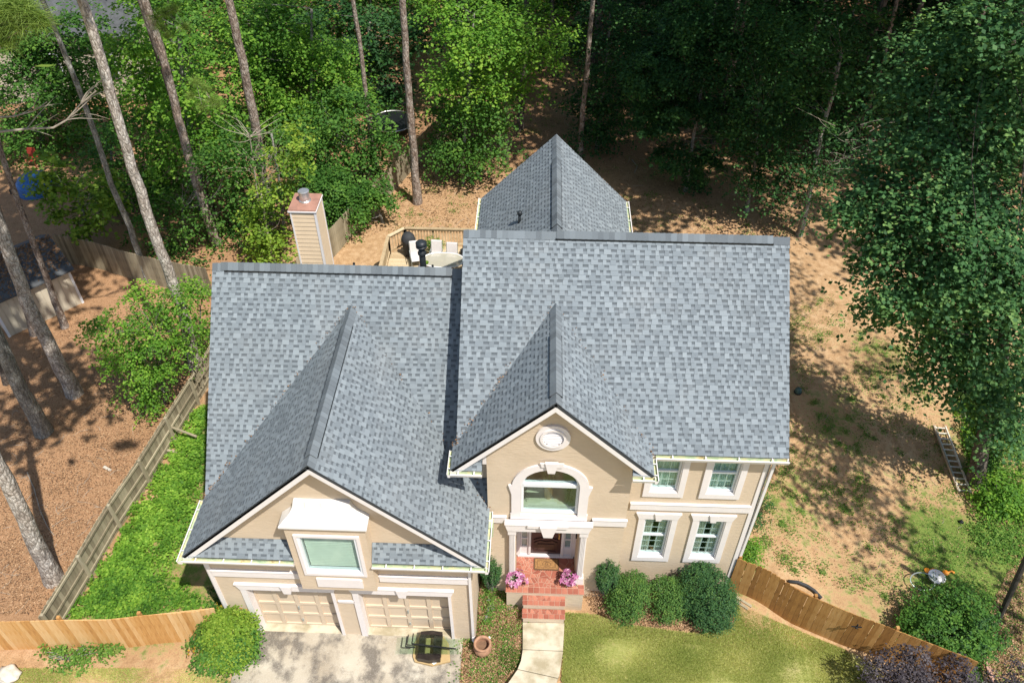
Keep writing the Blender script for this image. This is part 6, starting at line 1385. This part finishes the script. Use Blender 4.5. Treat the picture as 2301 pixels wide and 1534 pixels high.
# clay pot
cp = gp(1085, 1462); t = thing('clay_pot', 'large empty terracotta pot standing in the bed by the garage corner', 'pot', tuple(cp))
MB().lathe(tuple(cp), [(.0, 0), (.17, 0), (.24, .10), (.27, .22), (.23, .34), (.20, .38), (.25, .42), (.27, .47), (.245, .50), (.20, .49), (.185, .42), (.20, .30), (.19, .22), (0, .2)], 26).obj('pot', M['terracotta'], t, True)
MB().lathe(tuple(cp), [(0, .27), (.2, .27)], 20).obj('soil', M['soil'], t)
m = MB()
for k in range(10): a = k*.628; m.tube([tuple(cp+(.265*math.cos(a+s*.3), .265*math.sin(a+s*.3), .14+.12*abs(math.sin(s*3.14)))) for s in np.linspace(0, 1, 6)], .010, 4)
m.obj('relief', M['terracotta'], t)
# heap of dismantled glass table on the driveway
def dz(px_, py_, z): return atz(px_, py_, .16+z)
gtn = thing('dismantled_table', 'dismantled dark table frame with loose glass sheets on a tan board on the driveway', 'table', tuple(dz(965, 1450, 0)))
def polypx(lst, z0, z1, nm, mat):
    P_ = [dz(a, b, z1)[:2] for a, b in lst]; MB().prism_z([tuple(p) for p in P_], .16+z0, .16+z1).obj(nm, mat, gtn)
def Gp(x, y): return (740+x/4.3325, 1180+y/4.3325)
polypx([Gp(812, 1270), Gp(830, 1140), Gp(880, 1060), Gp(1110, 1075), Gp(1165, 1150), Gp(1178, 1320), Gp(1000, 1362), Gp(830, 1322)], .03, .10, 'board', M['cardboard'])
polypx([Gp(858, 1250), Gp(965, 1240), Gp(1085, 1250), Gp(1078, 1300), Gp(968, 1312), Gp(855, 1290)], .101, .30, 'frame_front', M['leather'])
polypx([Gp(893, 1030), Gp(1000, 1020), Gp(1102, 1035), Gp(1102, 1068), Gp(1000, 1058), Gp(888, 1068)], .30, .50, 'frame_back', M['leather'])
polypx([Gp(880, 1070), Gp(940, 1075), Gp(925, 1240), Gp(860, 1245)], .20, .42, 'frame_side', M['leather'])
polypx([Gp(1020, 1070), Gp(1102, 1070), Gp(1085, 1250), Gp(1010, 1240)], .20, .42, 'frame_side', M['leather'])
polypx([Gp(682, 1245), Gp(700, 1080), Gp(1275, 1105), Gp(1262, 1250)], .50, .512, 'glass_sheet', M['tableglass'])
polypx([Gp(800, 1150), Gp(830, 1050), Gp(1150, 1080), Gp(1150, 1245), Gp(820, 1235)], .54, .552, 'glass_sheet', M['tableglass'])
def bpx(a, b, z, w_, nm, mat): MB().bar(dz(*Gp(*a), z), dz(*Gp(*b), z), w_, .03).obj(nm, mat, gtn)
bpx((818, 1050), (803, 1150), .58, .03, 'bracket', M['black']); bpx((803, 1150), (1232, 1200), .58, .035, 'bracket', M['black']); bpx((757, 1078), (742, 1178), .54, .03, 'bracket', M['black']); bpx((742, 1178), (835, 1186), .54, .03, 'bracket', M['black'])
polypx([Gp(985, 1325), Gp(1050, 1313), Gp(1052, 1330), Gp(1015, 1352)], .101, .11, 'paper', M['paper'])
# solar light
s_ = gp(487, 1492); t = thing('garden_light', 'small white square garden light at the foot of the round bush', 'light', tuple(s_)); MB().bar(s_, s_+(0, 0, .12), .03, .03).obj('stake', M['black'], t); MB().box(s_[0]-.08, s_[0]+.08, s_[1]-.06, s_[1]+.06, s_[2]+.12, s_[2]+.17).obj('head', M['white'], t); MB().box(s_[0]-.05, s_[0]+.05, s_[1]-.04, s_[1]+.04, s_[2]+.171, s_[2]+.176).obj('panel', M['black'], t)
rk = gp(22, 1520); rnd_blob('rock', 'large pale rock at the lower left corner', 'rock', tuple(rk), (.32, .28, .22), M['rock'], 'stone')
for (a, b, lab) in ((242, 1052, 'pale broken board lying on the straw near the grey fence'),):
    g_ = gp(a, b); t = thing('broken_board', lab, 'board', tuple(g_)); MB().bar(g_+(-.16, .06, .03), g_+(.02, -.04, .03), .10, .03).obj('piece', M['rock'], t); MB().bar(g_+(.04, -.05, .03), g_+(.17, -.11, .03), .10, .03).obj('piece', M['rock'], t)
def stick(label, pix, r):
    P_ = [gp(*p, .03) for p in pix]; t = thing('fallen_branch', label, 'branch', tuple(P_[0])); MB().tube(P_, [r*(1-.6*i/len(P_)) for i in range(len(P_))], 6).obj('branch', M['twig'], t)
stick('long pale fallen branch on the straw left of the grey fence', [(62, 1062), (78, 1100), (92, 1150), (108, 1185), (122, 1203)], .022)
stick('thin pale stick crossing the straw near the long fallen branch', [(118, 1184), (135, 1172), (150, 1163)], .010)
stick('fallen branch in the red clearing of the shaded back yard', [(1420, 360), (1432, 375), (1425, 390)], .03)
for (px_, py_, lab) in ((60, 340, 'x'),): pass
# bare dead branches reaching in from the left
def deadbranch(label, pix, Y, r, subs, name='dead_branch'):
    P_ = path(pix, Y); t = thing(name, label, 'dead branch', tuple(P_[0])); m = MB(); m.tube(P_, [r*(1-.8*i/len(P_)) for i in range(len(P_))], 6)
    for _ in range(subs):
        i = random.randrange(1, len(P_)-1); a = P_[i]; e = a+np.array((random.uniform(.2, 1.3), random.uniform(-.7, .7), random.uniform(-.2, 1.1))); m.tube(bez(a, e, 5, .5), [r*.4, r*.32, r*.24, r*.16, r*.06], 4)
    m.obj('branch', M['twig'], t)
deadbranch('bare silvery dead limb reaching in from the left over the trees', [(-40, 300), (60, 290), (120, 287), (150, 270), (180, 235), (215, 205)], 9.5, .045, 12)
deadbranch('second bare dead limb above the first at the left edge', [(-40, 265), (30, 262), (75, 250), (105, 230)], 10.5, .035, 6)
dd_ = gp(590, 545); P_ = [dd_]+path([(578, 430), (566, 340), (560, 300)], dd_[1])
t = thing('dead_sapling', 'bare grey dead sapling standing left of the chimney', 'dead tree', tuple(dd_)); m = MB(); m.tube(P_, [.05, .04, .03, .02], 6)
for _ in range(40):
    i = random.randrange(1, 4); a = P_[i]+(P_[i-1]-P_[i])*random.random()*.6; e = a+np.array((random.uniform(-1.5, 1.5), random.uniform(-1, 1), random.uniform(.1, 1.3))); m.tube(bez(a, e, 5, .5), [.016, .012, .01, .006, .003], 3)
m.obj('branches', M['twig'], t)
for (bpx_, lab) in (((1590, 300), 'tangle of bare dead twigs beside the slim grey leaning tree'), ((1905, 330), 'bare dead brush in the gap left of the big maple')):
    yy = gp(1545, 430)[1] if bpx_[0] < 1700 else 16; c = at(*bpx_, yy); t = thing('dead_brush', lab, 'dead brush', tuple(c)); m = MB()
    for _ in range(16):
        c0 = c+np.array((random.uniform(-.6, .6), random.uniform(-.5, .5), random.uniform(-1.2, 1.2))); e = c0+np.array((random.choice((-1, 1))*random.uniform(.5, 1.8), random.uniform(-1, 1), random.uniform(-.4, .6))); m.tube(bez(c0, e, 6, .7), [.012, .010, .008, .006, .004, .002], 3)
        for _k in range(2): m2 = c0+(e-c0)*random.uniform(.3, .7); m.tube(bez(m2, m2+np.array((random.uniform(-.5, .5), random.uniform(-.4, .4), random.uniform(-.4, .4))), 4, .5), [.006, .005, .004, .002], 3)
    m.obj('twigs', M['twig'], t)
# pine needle tufts at the top left, and on the left pines
def needles(label, spots, Y, n=260, L=.28):
    V, F, T_ = [], [], []; t = thing('pine_sprig', label, 'pine branch', tuple(at(spots[0][0], spots[0][1], Y))); m = MB(); prev = None
    for (a, b) in spots:
        c = at(a, b, Y); 
        if prev is not None: m.tube([prev, c], [.012, .008], 4)
        prev = c
        d = RNG.normal(0, 1, (n, 3)); d[:, 2] = d[:, 2]*.7+.3; d /= np.linalg.norm(d, axis=1)[:, None]; s = np.cross(d, RNG.normal(0, 1, (n, 3))); s /= np.linalg.norm(s, axis=1)[:, None]
        o_ = RNG.normal(0, .05, (n, 3)); l = L*RNG.uniform(.7, 1.1, (n, 1)); V.append(np.stack([c+o_-s*.0045, c+o_+s*.0045, c+o_+d*l-np.array((0, 0, .03))], 1).reshape(-1, 3))
    V = np.concatenate(V); m.obj('twig', M['twig'], t); link('needles', npmesh('needles', V, np.arange(len(V)).reshape(-1, 3), [M['needle']], RNG.uniform(0, 1, len(V)//3)), t)
needles('tufts of long bright pine needles hanging in at the top left corner', [(-20, 40), (15, 25), (40, 55), (85, 45), (10, 90), (-5, 60), (60, 20), (30, 10)], -3.0, 420, .30)
needles('paler pine sprigs beside the second pine at the top', [(360, 60), (375, 80), (350, 40), (390, 20), (415, 60), (372, 30)], 14, 260, .42)
needles('pine sprigs among the broadleaf crown left of the roof ridge pine', [(460, 200), (475, 225), (440, 185), (455, 240), (490, 235), (430, 215)], 14, 240, .42)
# ladder
l0, l1 = gp(2096, 958, .06), gp(2152, 1107, .06); w0 = gp(2118, 962, .06)-gp(2096, 958, .06); w0 = np.array((.46, -.03, 0)); t = thing('ladder', 'aluminium extension ladder lying on the dirt below the big maple', 'ladder', tuple(l0))
for s, mt in ((0, 'aludark'), (1, 'alu')): MB().bar(l0+w0*s, l1+w0*s, .035, .10).obj('side_rail', M[mt], t)
MB().bar(l0+(.06, 0, -.02), l1+(.06, 0, -.02), .02, .09).obj('side_rail', M['alu'], t)
for k in range(12):
    c = l0+(l1-l0)*(.03+.94*k/11); MB().bar(c, c+w0, .045, .035).obj('rung', M['alu'], t)
# round garden tables, orange toys, drain pipe, green domed vent, pole and edging
g_ = gp(2065, 1318); t = thing('round_table', 'small round glass table with black frame tipped in the weeds', 'table', tuple(g_)); R1 = Matrix.Rotation(.25, 3, 'X')
m = MB(); m.tube([tuple(g_+np.array(R1 @ Vector((.40*math.cos(a), .30*math.sin(a), 0)))+(0, 0, .35)) for a in np.linspace(0, 6.283, 25)], .02, 5); m.obj('rim', M['bracketgrey'], t)
m = MB(); m.add([tuple(g_+np.array(R1 @ Vector((.40*math.cos(a), .30*math.sin(a), 0)))+(0, 0, .35)) for a in np.linspace(0, 6.283, 25)[:-1]], [tuple(range(24))]); m.obj('glass_top', M['tableglass'], t)
m = MB()
for a in (.5, 2.6, 4.7): m.tube([tuple(g_+(0, 0, .33)), tuple(g_+(.35*math.cos(a), .28*math.sin(a), -.02))], .015, 5)
m.obj('leg_frame', M['black'], t)
g_ = gp(2102, 1300); t = thing('plastic_basin', 'pale round plastic basin beside the tipped glass table', 'basin', tuple(g_)); MB().lathe(tuple(g_+(0, 0, .02)), [(0, .02), (.2, .02), (.26, .14), (.28, .14), (.22, 0), (0, 0)], 20).obj('basin', M['white'], t)
for (a, b, lab) in ((2083, 1283, 'orange plastic toy left of the pale basin'), (2124, 1288, 'orange plastic toy right of the pale basin')):
    g_ = gp(a, b); t = thing('plastic_toy', lab, 'toy', tuple(g_)); m = MB(); m.lathe(tuple(g_), [(0, 0), (.09, .02), (.11, .06), (.04, .09), (0, .09)], 10); m.obj('body', M['orange'], t); MB().tube([g_+(.05, 0, .05), g_+(.2, .06, .08), g_+(.28, .0, .05)], [.035, .03, .05], 6).obj('handle', M['orange'], t)
P_ = [gp(1770, 1308, .08), gp(1792, 1311, .1), gp(1812, 1319, .1), gp(1828, 1329, .09), gp(1845, 1345, .05)]; t = thing('drain_pipe', 'black corrugated drain pipe curving behind the brown fence', 'pipe', tuple(P_[0]))
m = MB(); m.tube(P_, .055, 10); m.obj('pipe', M['cloth'], t, True)
g_ = gp(1792, 882); t = thing('green_dome', 'small green domed thing standing by the right roof edge', 'vent', tuple(g_)); MB().lathe(tuple(g_), [(.13, 0), (.14, .15), (.12, .22), (.06, .27), (0, .28)], 16).obj('dome', M['greenplastic'], t); MB().lathe(tuple(g_), [(.15, 0), (.16, .05), (.12, .06)], 16).obj('base', M['black'], t)  # green domed vent on the ground, gives no light
g_ = gp(2159, 1174); rnd_blob('black_ball', 'small black ball on the dirt near the right edge', 'ball', tuple(g_), (.08, .08, .08), M['black'])
a_, b_ = gp(2242, 1395), at(2310, 1245, gp(2242, 1395)[1]); t = thing('dark_post', 'dark leaning trunk or post at the right picture edge', 'post', tuple(a_)); MB().tube([a_-(0, 0, .3), a_, b_, b_+(b_-a_)*.15], .09, 10, None, True, .04).obj('post', M['pole'], t)
t = thing('brick_edging', 'curved row of pinkish edging bricks at the lower right corner', 'edging', tuple(gp(2215, 1500)))
for i, (a, b) in enumerate(((2208, 1478), (2214, 1489), (2219, 1501), (2223, 1513), (2227, 1525), (2230, 1537))):
    g_ = gp(a, b, .03); n_ = gp(a+5, b+12, .03); d = n_-g_; d /= np.linalg.norm(d); MB().bar(g_-d*.085, g_+d*.085, .12, .09).obj('brick', M['brick'], t)
for (a0, b0_, a1, b1_) in ((1653, 1342, 1688, 1364), (1650, 1350, 1680, 1370)):
    p, q = gp(a0, b0_, .04), gp(a1, b1_, .04)
    t = thing('edging_timber', 'grey timber lying at the foot of the brown fence beside the largest boxwood' if a0 == 1653 else 'shorter grey timber in front of the first one at the fence foot', 'timber', tuple(p)); MB().bar(p, q, .08, .07).obj('timber', M['oldwood'], t)
print('done', flush=True)
print('tris', sum(len(o.data.polygons) for o in bpy.data.objects if o.type == 'MESH'), flush=True)
